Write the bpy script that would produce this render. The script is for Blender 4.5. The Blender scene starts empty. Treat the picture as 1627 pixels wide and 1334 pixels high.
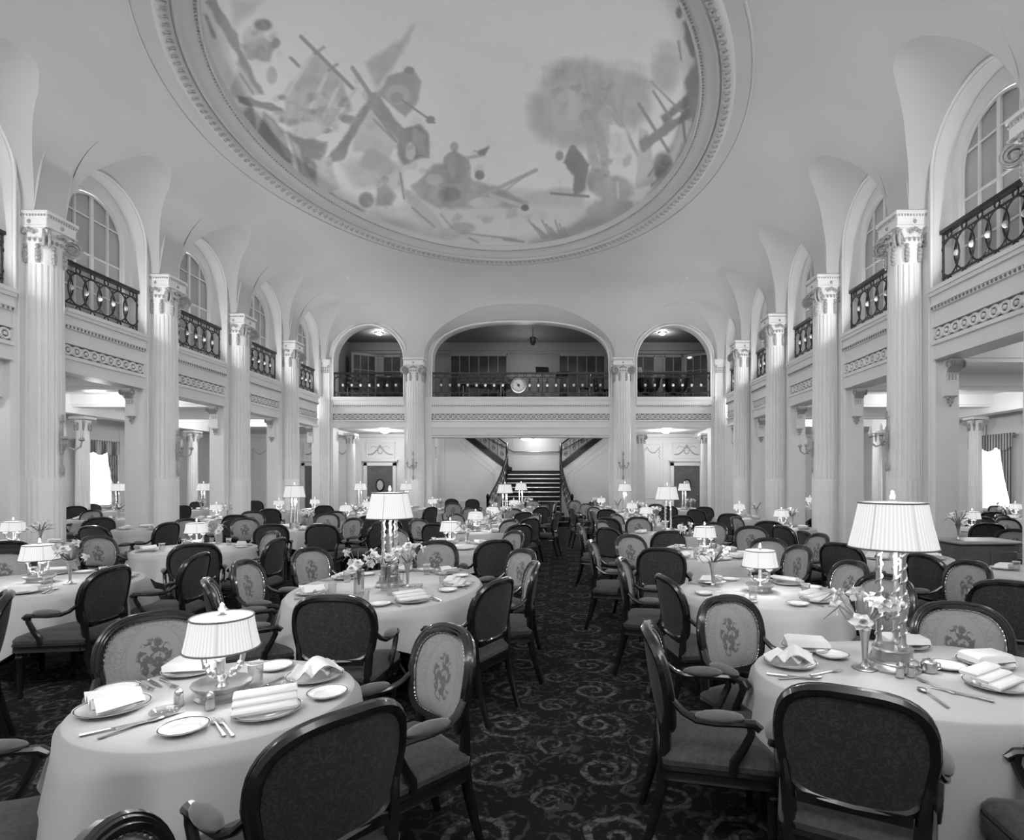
import bpy, math, random
import numpy as np
from mathutils import Vector, Matrix
random.seed(7)
PI = math.pi
sc = bpy.context.scene
COL = sc.collection
sin, cos = math.sin, math.cos

# ------------------------------------------------------------------ helpers
class MB:
    def __init__(s): s.v = []; s.f = []
    def add(s, vs, fs):
        n = len(s.v); s.v += [tuple(p) for p in vs]; s.f += [tuple(i + n for i in f) for f in fs]; return s
    def box(s, cx, cy, cz, sx, sy, sz, rz=0.0, taper=1.0):
        vs = []
        for k, z in ((0, -sz / 2), (1, sz / 2)):
            t = taper if k == 0 else 1.0
            for x, y in ((-1, -1), (1, -1), (1, 1), (-1, 1)):
                px, py = x * sx / 2 * t, y * sy / 2 * t
                vs.append((cx + px * cos(rz) - py * sin(rz), cy + px * sin(rz) + py * cos(rz), cz + z))
        return s.add(vs, [(3, 2, 1, 0), (4, 5, 6, 7), (0, 1, 5, 4), (1, 2, 6, 5), (2, 3, 7, 6), (3, 0, 4, 7)])
    def bb(s, x0, x1, y0, y1, z0, z1):
        return s.box((x0 + x1) / 2, (y0 + y1) / 2, (z0 + z1) / 2, x1 - x0, y1 - y0, z1 - z0)
    def rbox(s, cx, cy, cz, sx, sy, sz, b=.01, rz=0.0):
        # box with chamfered edges: stacked octagon rings
        def ring(ix, iy, z):
            hx, hy = sx / 2 - ix, sy / 2 - iy; c = min(b, hx * .9, hy * .9)
            p = [(-hx + c, -hy), (hx - c, -hy), (hx, -hy + c), (hx, hy - c), (hx - c, hy), (-hx + c, hy), (-hx, hy - c), (-hx, -hy + c)]
            return [(cx + x * cos(rz) - y * sin(rz), cy + x * sin(rz) + y * cos(rz), z) for x, y in p]
        return s.loft([ring(b, b, cz - sz / 2), ring(0, 0, cz - sz / 2 + b), ring(0, 0, cz + sz / 2 - b), ring(b, b, cz + sz / 2)])
    def loft(s, rings, closed=True, caps=True):
        n = len(rings[0]); vs = [p for r in rings for p in r]; fs = []
        for i in range(len(rings) - 1):
            for j in range(n if closed else n - 1):
                k = (j + 1) % n
                fs.append((i * n + j, i * n + k, (i + 1) * n + k, (i + 1) * n + j))
        if caps and closed:
            fs.append(tuple(range(n - 1, -1, -1))); fs.append(tuple((len(rings) - 1) * n + j for j in range(n)))
        return s.add(vs, fs)
    def lathe(s, prof, n=24, c=(0, 0, 0), sx=1.0, sy=1.0, flute=None):
        rings = []
        for r, z in prof:
            rr = []
            for j in range(n):
                a = 2 * PI * j / n; q = r if flute is None else flute(r, z, a)
                rr.append((c[0] + q * cos(a) * sx, c[1] + q * sin(a) * sy, c[2] + z))
            rings.append(rr)
        return s.loft(rings)
    def tube(s, pts, r, n=8, closed=False, flat=1.0):
        P = [Vector(p) for p in pts]; m = len(P); rs = r if isinstance(r, (list, tuple)) else [r] * m
        rings = []; up = None
        for i in range(m):
            if closed: t = P[(i + 1) % m] - P[i - 1]
            else: t = P[min(i + 1, m - 1)] - P[max(i - 1, 0)]
            if t.length < 1e-9: t = Vector((0, 0, 1))
            t.normalize()
            if up is None:
                up = Vector((0, 0, 1)) if abs(t.z) < .9 else Vector((1, 0, 0))
            a = t.cross(up)
            if a.length < 1e-6: a = t.cross(Vector((1, 0, .01)))
            a.normalize(); b = a.cross(t); up = b
            rings.append([tuple(P[i] + a * (cos(2 * PI * k / n) * rs[i]) + b * (sin(2 * PI * k / n) * rs[i] * flat)) for k in range(n)])
        if closed:
            rings.append(rings[0]); return s.loft(rings, caps=False)
        return s.loft(rings)
    def ball(s, c, rx, ry=None, rz=None, n=10, m=6):
        ry = ry or rx; rz = rz or rx
        prof = [(sin(PI * (i + .02) / (m + .04)) , -cos(PI * (i + .02) / (m + .04))) for i in range(m + 1)]
        rings = [[(c[0] + rx * q * cos(2 * PI * j / n), c[1] + ry * q * sin(2 * PI * j / n), c[2] + rz * w) for j in range(n)] for q, w in prof]
        return s.loft(rings)
    def prism(s, poly, axis, a0, a1):
        # poly of 2-D points extruded along 'x','y' or 'z' from a0 to a1
        def P(p, a): return (a, p[0], p[1]) if axis == 'x' else (p[0], a, p[1]) if axis == 'y' else (p[0], p[1], a)
        return s.loft([[P(p, a0) for p in poly], [P(p, a1) for p in poly]])
    def grid(s, rows, wrap=False):
        n = len(rows[0]); vs = [p for r in rows for p in r]; fs = []
        for i in range(len(rows) - 1):
            for j in range(n if wrap else n - 1):
                k = (j + 1) % n
                fs.append((i * n + j, i * n + k, (i + 1) * n + k, (i + 1) * n + j))
        return s.add(vs, fs)
    def join(s, o, M=None):
        return s.add([tuple(M @ Vector(p)) for p in o.v] if M is not None else o.v, o.f)
    def xf(s, M):
        s.v = [tuple(M @ Vector(p)) for p in s.v]; return s
    def build(s, name, mat, parent=None, ang=35.0, label=None, sub=0):
        me = bpy.data.meshes.new(name); me.from_pydata(s.v, [], s.f); me.validate(verbose=False)
        bmf(me)
        me.polygons.foreach_set('use_smooth', [True] * len(me.polygons))
        me.set_sharp_from_angle(angle=math.radians(ang))
        me.materials.append(mat); me.update()
        o = bpy.data.objects.new(name, me); COL.objects.link(o)
        if parent is not None: o.parent = parent
        if label: o['label'] = label
        if sub:
            md = o.modifiers.new('subdivision', 'SUBSURF'); md.levels = sub; md.render_levels = sub
        return o
def bmf(me):
    import bmesh
    b = bmesh.new(); b.from_mesh(me); bmesh.ops.recalc_face_normals(b, faces=b.faces); b.to_mesh(me); b.free()

def tag(o, label, cat, group=None, kind=None):
    o['label'] = label; o['category'] = cat
    if group: o['group'] = group
    if kind: o['kind'] = kind
    return o
def empty(name, label, cat, loc=(0, 0, 0), rz=0.0, group=None):
    o = bpy.data.objects.new(name, None); COL.objects.link(o); o.empty_display_size = .1
    o.location = loc; o.rotation_euler = (0, 0, rz)
    return tag(o, label, cat, group)
def struct(name, mb, mat, parent=None, ang=35.0):
    o = mb.build(name, mat, parent, ang)
    if parent is None: o['kind'] = 'structure'
    return o
def sroot(name, loc=(0, 0, 0), rz=0.0):
    o = bpy.data.objects.new(name, None); COL.objects.link(o); o.empty_display_size = .1
    o.location = loc; o.rotation_euler = (0, 0, rz); o['kind'] = 'structure'; return o
def copy_tree(o, parent=None):
    c = o.copy(); COL.objects.link(c)
    if parent is not None: c.parent = parent
    for ch in KIDS.get(o.name, []): copy_tree(ch, c)
    return c
KIDS = {}
def index_kids(o):
    stack = [o]
    while stack:
        q = stack.pop(); KIDS[q.name] = list(q.children); stack += list(q.children)
def place(proto, loc, rz, label, group=None, scale=None):
    """first use moves the prototype itself, later uses copy it with its parts"""
    if proto.name not in KIDS: index_kids(proto)
    if not proto.get('_used'):
        proto['_used'] = 1; USED.append(proto); o = proto
    else:
        o = copy_tree(proto); USED.append(o)
    o.location = loc; o.rotation_euler = (0, 0, rz); o['label'] = label
    if scale: o.scale = scale
    if group: o['group'] = group
    return o
USED = []

# ------------------------------------------------------------------ materials
def lin(v): return v / 12.92 if v <= .04045 else ((v + .055) / 1.055) ** 2.4
def mat(name, v, rough=.6, metal=0.0, spec=.4, bump=None, var=None, emis=None, trans=0.0, coat=0.0, scale=8.0, sheen=0.0):
    m = bpy.data.materials.new(name); m.use_nodes = True; nt = m.node_tree; b = nt.nodes['Principled BSDF']
    c = lin(v); b.inputs['Base Color'].default_value = (c, c, c, 1); b.inputs['Roughness'].default_value = rough
    b.inputs['Metallic'].default_value = metal; b.inputs['Specular IOR Level'].default_value = spec
    b.inputs['Transmission Weight'].default_value = trans; b.inputs['Coat Weight'].default_value = coat
    b.inputs['Sheen Weight'].default_value = sheen
    if emis: b.inputs['Emission Color'].default_value = (1, 1, 1, 1); b.inputs['Emission Strength'].default_value = emis
    tc = nt.nodes.new('ShaderNodeTexCoord')
    if var:
        nz = nt.nodes.new('ShaderNodeTexNoise'); nz.inputs['Scale'].default_value = scale; nz.inputs['Detail'].default_value = 5
        nt.links.new(tc.outputs['Object'], nz.inputs['Vector'])
        r = ramp(nt, nz.outputs['Fac'], [(.3, c * (1 - var)), (.7, c * (1 + var))]); nt.links.new(r, b.inputs['Base Color'])
    if bump:
        n2 = nt.nodes.new('ShaderNodeTexNoise'); n2.inputs['Scale'].default_value = bump[0]; n2.inputs['Detail'].default_value = 4
        nt.links.new(tc.outputs['Object'], n2.inputs['Vector'])
        bp = nt.nodes.new('ShaderNodeBump'); bp.inputs['Strength'].default_value = bump[1]; bp.inputs['Distance'].default_value = .01
        nt.links.new(n2.outputs['Fac'], bp.inputs['Height']); nt.links.new(bp.outputs['Normal'], b.inputs['Normal'])
    return m
def ramp(nt, fac, stops, interp='LINEAR'):
    r = nt.nodes.new('ShaderNodeValToRGB'); r.color_ramp.interpolation = interp
    e = r.color_ramp.elements
    while len(e) < len(stops): e.new(.5)
    for k, (p, c) in enumerate(stops): e[k].position = p; e[k].color = (c, c, c, 1)
    nt.links.new(fac, r.inputs['Fac']); return r.outputs['Color']
class NT:
    """tiny expression builder for math nodes"""
    def __init__(s, m): s.nt = m.node_tree; s.b = s.nt.nodes['Principled BSDF']
    def m(s, op, *a, clamp=False):
        n = s.nt.nodes.new('ShaderNodeMath'); n.operation = op; n.use_clamp = clamp
        for i, x in enumerate(a):
            if isinstance(x, (int, float)): n.inputs[i].default_value = x
            else: s.nt.links.new(x, n.inputs[i])
        return n.outputs[0]
    def coord(s, kind='Object'):
        tc = s.nt.nodes.new('ShaderNodeTexCoord'); sp = s.nt.nodes.new('ShaderNodeSeparateXYZ')
        s.nt.links.new(tc.outputs[kind], sp.inputs[0]); return tc.outputs[kind], sp.outputs
    def noise(s, vec, scale, detail=3, dist=0.0):
        n = s.nt.nodes.new('ShaderNodeTexNoise'); n.inputs['Scale'].default_value = scale; n.inputs['Detail'].default_value = detail
        n.inputs['Distortion'].default_value = dist; s.nt.links.new(vec, n.inputs['Vector']); return n.outputs['Fac']
    def sst(s, x, e0, e1):   # smoothstep
        n = s.nt.nodes.new('ShaderNodeMapRange'); n.interpolation_type = 'SMOOTHSTEP'
        s.nt.links.new(x, n.inputs[0]); n.inputs[1].default_value = e0; n.inputs[2].default_value = e1; return n.outputs[0]
    def out(s, fac, lo, hi):
        s.nt.links.new(ramp(s.nt, fac, [(0, lin(lo)), (1, lin(hi))]), s.b.inputs['Base Color'])

M_wall = mat('painted_plaster', .90, .5, var=.025, scale=1.5)
M_ceil = mat('ceiling_plaster', .79, .7, var=.025, scale=.8)
M_stone = mat('column_plaster', .92, .45, var=.03, scale=3)
M_orn = mat('gilded_ornament', .66, .45, var=.25, scale=30)
M_frz = mat('frieze_ground', .50, .6, var=.1, scale=20)
M_iron = mat('wrought_iron', .10, .35, spec=.5)
M_boss = mat('pale_boss', .85, .3)
M_wood = mat('mahogany_frame', .11, .22, spec=.6, var=.35, scale=14, coat=.35)
M_door = mat('door_wood', .36, .4, var=.18, scale=6)
M_dark = mat('black_lacquer', .06, .2, spec=.6)
M_step = mat('stair_carpet', .09, .8, var=.2, scale=30)
M_brass = mat('brass_nosing', .8, .25, metal=1.0)
M_silver = mat('silver_plate', .74, .30, metal=1.0)
M_china = mat('white_china', .93, .12, spec=.6, coat=.3)
M_band = mat('china_rim_band', .3, .2)
M_linen = mat('white_linen', .74, .75, bump=(60, .05), sheen=.1)
M_nap = mat('napkin_linen', .90, .75)
M_seat = mat('seat_tapestry', .25, .85, var=.35, scale=40, sheen=.2)
M_pad = mat('arm_pad_velvet', .36, .8, var=.15, scale=20, sheen=.4)
M_nail = mat('nailheads', .75, .25, metal=1.0)
M_petal = mat('daffodil_petal', .95, .6)
M_petal2 = mat('daffodil_cup', .82, .6)
M_stem = mat('flower_stem', .50, .5)
M_leaf = mat('flower_leaf', .42, .5)
M_pane = mat('frosted_pane', .70, .25, spec=.5, var=.12, scale=1.3)
M_dpane = mat('dark_pane', .24, .06, spec=.9, var=.3, scale=2.0)
M_curtain = mat('striped_curtain', .55, .8)
M_lobby = mat('lobby_panel', .86, .5, var=.02, scale=2)
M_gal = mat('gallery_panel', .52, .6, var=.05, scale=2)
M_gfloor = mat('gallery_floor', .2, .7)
M_face = mat('clock_face', .92, .4)
M_day = mat('daylit_glass', .95, .3, emis=1.6)
M_dish = mat('lit_dish', .95, .4, emis=5.0)
M_bulb = mat('lit_bulb', .95, .4, emis=9.0)
M_drum = mat('drum_copper', .20, .28, metal=.6)
M_skin = mat('drum_skin', .55, .6)
M_cloth2 = mat('sideboard_top', .6, .4)

def m_curtain():
    q = NT(M_curtain); v, c = q.coord('Object')
    w = q.m('SINE', q.m('MULTIPLY', q.m('ADD', c[0], c[1]), 62.0)); q.out(q.sst(w, -.4, .4), .38, .74)
m_curtain()
# glass
M_glass = mat('clear_glass', .97, .03, trans=1.0)
M_glass.node_tree.nodes['Principled BSDF'].inputs['IOR'].default_value = 1.3
def glassy():
    nt = M_glass.node_tree; b = nt.nodes['Principled BSDF']; o = nt.nodes['Material Output']
    tr = nt.nodes.new('ShaderNodeBsdfTransparent'); tr.inputs[0].default_value = (.93, .93, .93, 1); mx = nt.nodes.new('ShaderNodeMixShader')
    gl = nt.nodes.new('ShaderNodeBsdfGlossy'); gl.inputs['Roughness'].default_value = .05
    lw = nt.nodes.new('ShaderNodeLayerWeight'); lw.inputs['Blend'].default_value = .35
    mm = nt.nodes.new('ShaderNodeMath'); mm.operation = 'MULTIPLY_ADD'; mm.inputs[1].default_value = .75; mm.inputs[2].default_value = .08
    nt.links.new(lw.outputs['Facing'], mm.inputs[0]); nt.links.new(mm.outputs[0], mx.inputs[0])
    nt.links.new(tr.outputs[0], mx.inputs[1]); nt.links.new(gl.outputs[0], mx.inputs[2]); nt.links.new(mx.outputs[0], o.inputs['Surface'])
glassy()
# lamp shade: pleated silk that glows
M_shade = mat('lit_silk_shade', .70, .8, emis=1.0)
def m_shade():
    q = NT(M_shade); v, c = q.coord('Object')
    a = q.m('ARCTAN2', c[1], c[0]); w = q.m('SINE', q.m('MULTIPLY', a, 64.0)); w2 = q.m('SINE', q.m('MULTIPLY', a, 6.0))
    f = q.m('ADD', q.m('MULTIPLY', q.sst(w, -1, 1), .13), q.m('MULTIPLY', q.sst(w2, .97, 1), -.2))
    q.nt.links.new(q.m('ADD', f, .34), q.b.inputs['Emission Strength'])
m_shade()
M_strim = mat('shade_braid', .42, .7)
# carpet
M_carpet = mat('patterned_carpet', .1, .95, spec=.1)
def m_carpet():
    q = NT(M_carpet); v, c = q.coord('Object')
    n1 = q.noise(v, 5.0, 3); n2 = q.noise(v, 18.0, 4)
    x = q.m('ADD', c[0], q.m('MULTIPLY', q.m('SUBTRACT', n1, .5), .10)); y = q.m('ADD', c[1], q.m('MULTIPLY', q.m('SUBTRACT', n2, .5), .07))
    def scroll(S, ox, oy, turns, rmax, sgn):
        gx = q.m('ADD', q.m('DIVIDE', x, S), ox); gy = q.m('ADD', q.m('DIVIDE', y, S), oy)
        ix = q.m('FLOOR', gx); iy = q.m('FLOOR', gy)
        lx = q.m('SUBTRACT', q.m('SUBTRACT', gx, ix), .5); ly = q.m('SUBTRACT', q.m('SUBTRACT', gy, iy), .5)
        par = q.m('SUBTRACT', q.m('MULTIPLY', q.m('PINGPONG', ix, 1.0), 2.0), 1.0)
        par2 = q.m('SUBTRACT', q.m('MULTIPLY', q.m('PINGPONG', iy, 1.0), 2.0), 1.0)
        lx = q.m('MULTIPLY', lx, par); ly = q.m('MULTIPLY', ly, par2)
        r = q.m('SQRT', q.m('ADD', q.m('MULTIPLY', lx, lx), q.m('MULTIPLY', ly, ly))); t = q.m('ARCTAN2', ly, lx)
        ph = q.m('ADD', q.m('MULTIPLY', q.m('POWER', r, .8), turns), q.m('MULTIPLY', t, sgn))
        s = q.sst(q.m('SINE', ph), .25, .75)
        return q.m('MULTIPLY', s, q.m('SUBTRACT', 1.0, q.sst(r, rmax - .05, rmax)))
    a = scroll(.62, .1, .2, 30, .36, 1.0); b = scroll(.62, .6, .7, 36, .24, -1.0); d = scroll(.31, .3, .55, 20, .30, 1.0)
    leaf = q.sst(q.noise(v, 11.0, 5, 1.6), .54, .60)
    f = q.m('MAXIMUM', q.m('MAXIMUM', a, q.m('MULTIPLY', b, .8)), q.m('MULTIPLY', d, .5))
    f = q.m('MULTIPLY', f, q.m('ADD', .25, q.m('MULTIPLY', q.sst(q.noise(v, 22.0, 4, .8), .44, .56), .75)))
    f = q.m('MAXIMUM', f, q.m('MULTIPLY', leaf, .30)); q.out(f, .12, .38)
m_carpet()
# chair upholstery
M_tap = mat('floral_tapestry', .6, .85, sheen=.2)
def m_tap():
    q = NT(M_tap); v, c = q.coord('Object')
    dx = q.m('DIVIDE', c[0], .085); dz = q.m('DIVIDE', q.m('SUBTRACT', c[2], .745), .115)
    r = q.m('SQRT', q.m('ADD', q.m('MULTIPLY', dx, dx), q.m('MULTIPLY', dz, dz)))
    n = q.noise(v, 34.0, 3, .6); bouq = q.m('MULTIPLY', q.sst(q.m('SUBTRACT', n, q.m('MULTIPLY', r, .12)), .38, .43), q.m('SUBTRACT', 1.0, q.sst(r, .85, 1.05)))
    oval = q.m('MULTIPLY', q.sst(r, 1.42, 1.47), q.m('SUBTRACT', 1.0, q.sst(r, 1.5, 1.56)))
    vine = q.sst(q.m('ABSOLUTE', q.m('SUBTRACT', q.noise(v, 26.0, 2, 2.0), .5)), .03, .06)
    f = q.m('SUBTRACT', .95, q.m('MULTIPLY', bouq, .62)); f = q.m('SUBTRACT', f, q.m('MULTIPLY', oval, .14))
    vm = q.m('MULTIPLY', q.m('SUBTRACT', 1.0, vine), q.sst(r, 1.5, 1.6)); f = q.m('SUBTRACT', f, q.m('MULTIPLY', vm, .2)); q.out(f, .17, .58)
m_tap()
M_dam = mat('dark_damask', .2, .8, sheen=.05)
def m_dam():
    q = NT(M_dam); v, c = q.coord('Object')
    vine = q.sst(q.m('ABSOLUTE', q.m('SUBTRACT', q.noise(v, 24.0, 2, 2.2), .5)), .02, .055); q.out(vine, .25, .18)
m_dam()

# ------------------------------------------------------------------ camera, world
F = 900.0; VX = 893.0; VY = 762.0; CH = 1.68
cam = bpy.data.cameras.new('camera'); co = bpy.data.objects.new('camera', cam); COL.objects.link(co)
co.location = (0, 0, CH); co.rotation_euler = (PI / 2, 0, 0); cam.sensor_width = 36; cam.lens = 36 * F / 1627
cam.shift_x = -(VX - 813.5) / 1627; cam.shift_y = (VY - 667) / 1627; cam.clip_start = .05
sc.camera = co
sc.cycles.adaptive_threshold = .03; sc.cycles.caustics_reflective = False; sc.cycles.caustics_refractive = False
sc.view_settings.view_transform = 'Standard'; sc.view_settings.look = 'None'; sc.view_settings.gamma = 1.0
sc.view_settings.use_curve_mapping = False; sc.view_settings.exposure = 0.42
w = bpy.data.worlds.new('world'); sc.world = w; w.use_nodes = True
w.node_tree.nodes['Background'].inputs[0].default_value = (1, 1, 1, 1); w.node_tree.nodes['Background'].inputs[1].default_value = 4.6
def light(name, loc, energy, kind='POINT', size=.05, rot=(0, 0, 0), sx=None, sy=None):
    l = bpy.data.lights.new(name, kind); l.energy = energy
    if kind == 'AREA':
        l.size = sx or size
        if sy: l.shape = 'RECTANGLE'; l.size_y = sy
    else: l.shadow_soft_size = size
    o = bpy.data.objects.new(name, l); COL.objects.link(o); o.location = loc; o.rotation_euler = rot; return o
# ================================================================== ARCHITECTURE
XL, XR, YE = -8.70, 5.88, 20.60          # faces of the side piers, face of the end wall
XC = (XL + XR) / 2
BAY = 2.83; YC = [9.4 + BAY * k for k in range(-3, 4)]     # column rows: .91 3.74 6.57 9.4 12.23 15.06 17.89
YB = -1.5
OXL, OXR = -15.2, 12.4                    # outer walls of the side aisles
YEND = 24.2
Z0, ZS, ZB = 6.02, 6.48, 4.68             # abacus top, arch springing, balcony level
LC = 2.6; HC = 2.1; DA = .35; PC = 2.6

floor = MB().add([(OXL, -1.6, 0), (OXR, -1.6, 0), (OXR, 26.5, 0), (OXL, 26.5, 0)], [(0, 1, 2, 3)])
struct('floor', floor, M_carpet)

# ---- vaulted ceiling
def cove(x, y):
    dx = min(x - (XL + DA), (XR - DA) - x); dy = YE - .4 - y
    t = math.hypot(max(0, 1 - dx / LC), max(0, 1 - dy / LC))
    return Z0 + HC * max(0, 1 - t ** PC) ** (1 / PC)
YMID = [(YC[i] + YC[i + 1]) / 2 for i in range(6)] + [(YC[6] + YE) / 2 - .05]
def lune_side(x, y):
    d = min(x - XL, XR - x); best = Z0
    for ym in YMID:
        u = (y - ym) / 1.13
        if abs(u) < 1: best = max(best, Z0 + (1.48 + .25 * min(1, max(0, d))) * (1 - u * u) ** .5)
    return best
ENDA = [(-7.03, 1.46, 1.32, .40), (-1.51, 3.40, 1.47, .24), (4.06, 1.52, 1.32, .40)]
def lune_end(x, y):
    d = YE - y; best = Z0
    for xm, a, h, sl in ENDA:
        u = (x - xm) / a
        if abs(u) < 1: best = max(best, Z0 + (h + sl * min(1, max(0, d))) * (1 - abs(u) ** 2.3) ** (1 / 2.3))
    return best
D = DA + 1.6
def snapped(lf, other, P, n1=14, n2=34):
    lo, hi = 0.0, D
    def diff(d):
        x, y = P(d); return lf(x, y) - other(x, y)
    if diff(1e-4) > 1e-5:
        for _ in range(40):
            m = (lo + hi) / 2
            if diff(m) > 0: lo = m
            else: hi = m
    ds = lo if lo > .01 else DA
    dd = [ds * i / n1 for i in range(n1)] + [ds + (D - ds) * (i / n2) ** 2.2 for i in range(n2 + 1)]
    row = []
    for d in dd:
        x, y = P(d); row.append((x, y, max(lf(x, y), other(x, y))))
    return row
cl = MB()
for side in (-1, 1):
    us = []
    for ym in YMID:
        h = BAY / 2
        us += [ym + 1.13 * sin(PI / 2 * t / 64) for t in range(-64, 65)] + [ym + 1.2]
    us = sorted(set([YB] + [u for u in us if YB < u < YE] + [YE - D, YE]))
    P = (lambda yy: (lambda d: (XL + d, yy))) if side < 0 else (lambda yy: (lambda d: (XR - d, yy)))
    rows = [snapped(lune_side, lambda x, y: max(cove(x, y), lune_end(x, y)), P(yy)) for yy in us]
    cl.grid(rows)
xs = sorted(set([XL + D, XR - D] + [xm + a * sin(PI / 2 * t / 60) for xm, a, h, sl in ENDA for t in range(-60, 61) if XL + D < xm + a * sin(PI / 2 * t / 60) < XR - D]))
cl.grid([snapped(lune_end, cove, (lambda xx: (lambda d: (xx, YE - d)))(xx)) for xx in xs])
# flat field with the oval opening
DX, DY, DAX, DBY = -1.69, 10.97, 4.64, 5.65
ZT = Z0 + HC
x0, x1, y0, y1 = XL + D, XR - D, YB, YE - D
angs = sorted([2 * PI * i / 240 for i in range(240)] + [math.atan2(yy - DY, xx - DX) % (2 * PI) for xx in (x0, x1) for yy in (y0, y1)])
inner, outer = [], []
for a in angs:
    ex, ey = cos(a), sin(a); inner.append((DX + (DAX + .02) * ex / 1, DY + (DBY + .02) * ey, ZT))
    dxx, dyy = DAX * ex, DBY * ey; t = 1e9
    if dxx > 1e-9: t = min(t, (x1 - DX) / dxx)
    if dxx < -1e-9: t = min(t, (x0 - DX) / dxx)
    if dyy > 1e-9: t = min(t, (y1 - DY) / dyy)
    if dyy < -1e-9: t = min(t, (y0 - DY) / dyy)
    outer.append((DX + dxx * t, DY + dyy * t, ZT))
# corners of the rectangle must be exact
for cx in (x0, x1):
    for cy in (y0, y1):
        i = min(range(len(outer)), key=lambda k: math.hypot(outer[k][0] - cx, outer[k][1] - cy)); outer[i] = (cx, cy, ZT)
rg = []
for k in range(13):
    t = k / 12; rg.append([(p[0] + (q[0] - p[0]) * t, p[1] + (q[1] - p[1]) * t, 0) for p, q in zip(inner, outer)])
cl.grid([[(x, y, max(cove(x, y), lune_end(x, y), lune_side(x, y))) for x, y, _ in rr_] for rr_ in rg], wrap=True)
ceil = cl.build('ceiling', M_ceil, None, 11); ceil['kind'] = 'structure'

# ---- oval rim: sweep of a moulding profile
def oval_sweep(prof, n=320):
    return MB().grid([[(DX + (DAX + o) * cos(2 * PI * j / n), DY + (DBY + o) * sin(2 * PI * j / n), z) for j in range(n)] for o, z in prof], wrap=True)
rim = sroot('trim_1', (0, 0, 0))
m = MB(); m.tube([(DX + (DAX + .36) * cos(a), DY + (DBY + .36) * sin(a), cove(DX + (DAX + .36) * cos(a), DY + (DBY + .36) * sin(a))) for a in [2 * PI * j / 200 for j in range(200)]], .022, 6, True)
struct('outer_fillet', m, M_ceil, rim)
struct('moulding', oval_sweep([(.10, ZT + .02), (.09, ZT - .05), (.05, ZT - .075), (-.02, ZT - .085), (-.10, ZT - .05), (-.12, ZT + .02),
    (-.16, ZT - .0), (-.2, ZT + .02), (-.22, ZT + .05), (-.30, ZT + .08), (-.38, ZT + .13), (-.43, ZT + .12), (-.46, ZT + .10), (-.48, ZT + .12), (-.48, ZT + .24), (-.44, ZT + .26)]), M_ceil, rim, 50)
lf = MB()
NB = 210
for j in range(NB):
    a = 2 * PI * j / NB; q = MB(); 
    q.ball((0, -.035, 0), .04, .03, .03, 6, 4).ball((.0, .03, 0), .02, .045, .025, 6, 4).ball((.05, .0, 0), .018, .05, .02, 6, 4)
    x, y = DX + (DAX - .03) * cos(a), DY + (DBY - .03) * sin(a)
    lf.join(q, Matrix.Translation((x, y, ZT - .075)) @ Matrix.Rotation(math.atan2(DAX * cos(a), -DBY * sin(a)), 4, 'Z'))
struct('leaf_bead_moulding', lf, M_orn, rim)
dent = MB()
for j in range(420):
    a = 2 * PI * j / 420; dent.ball((DX + (DAX - .41) * cos(a), DY + (DBY - .41) * sin(a), ZT + .11), .022, .022, .018, 5, 4)
struct('bead_moulding', dent, M_orn, rim)
struct('backing', oval_sweep([(-.0, ZT - .03), (.02, ZT + .5), (-.60, ZT + .5)], 160), M_ceil, rim)

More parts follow.
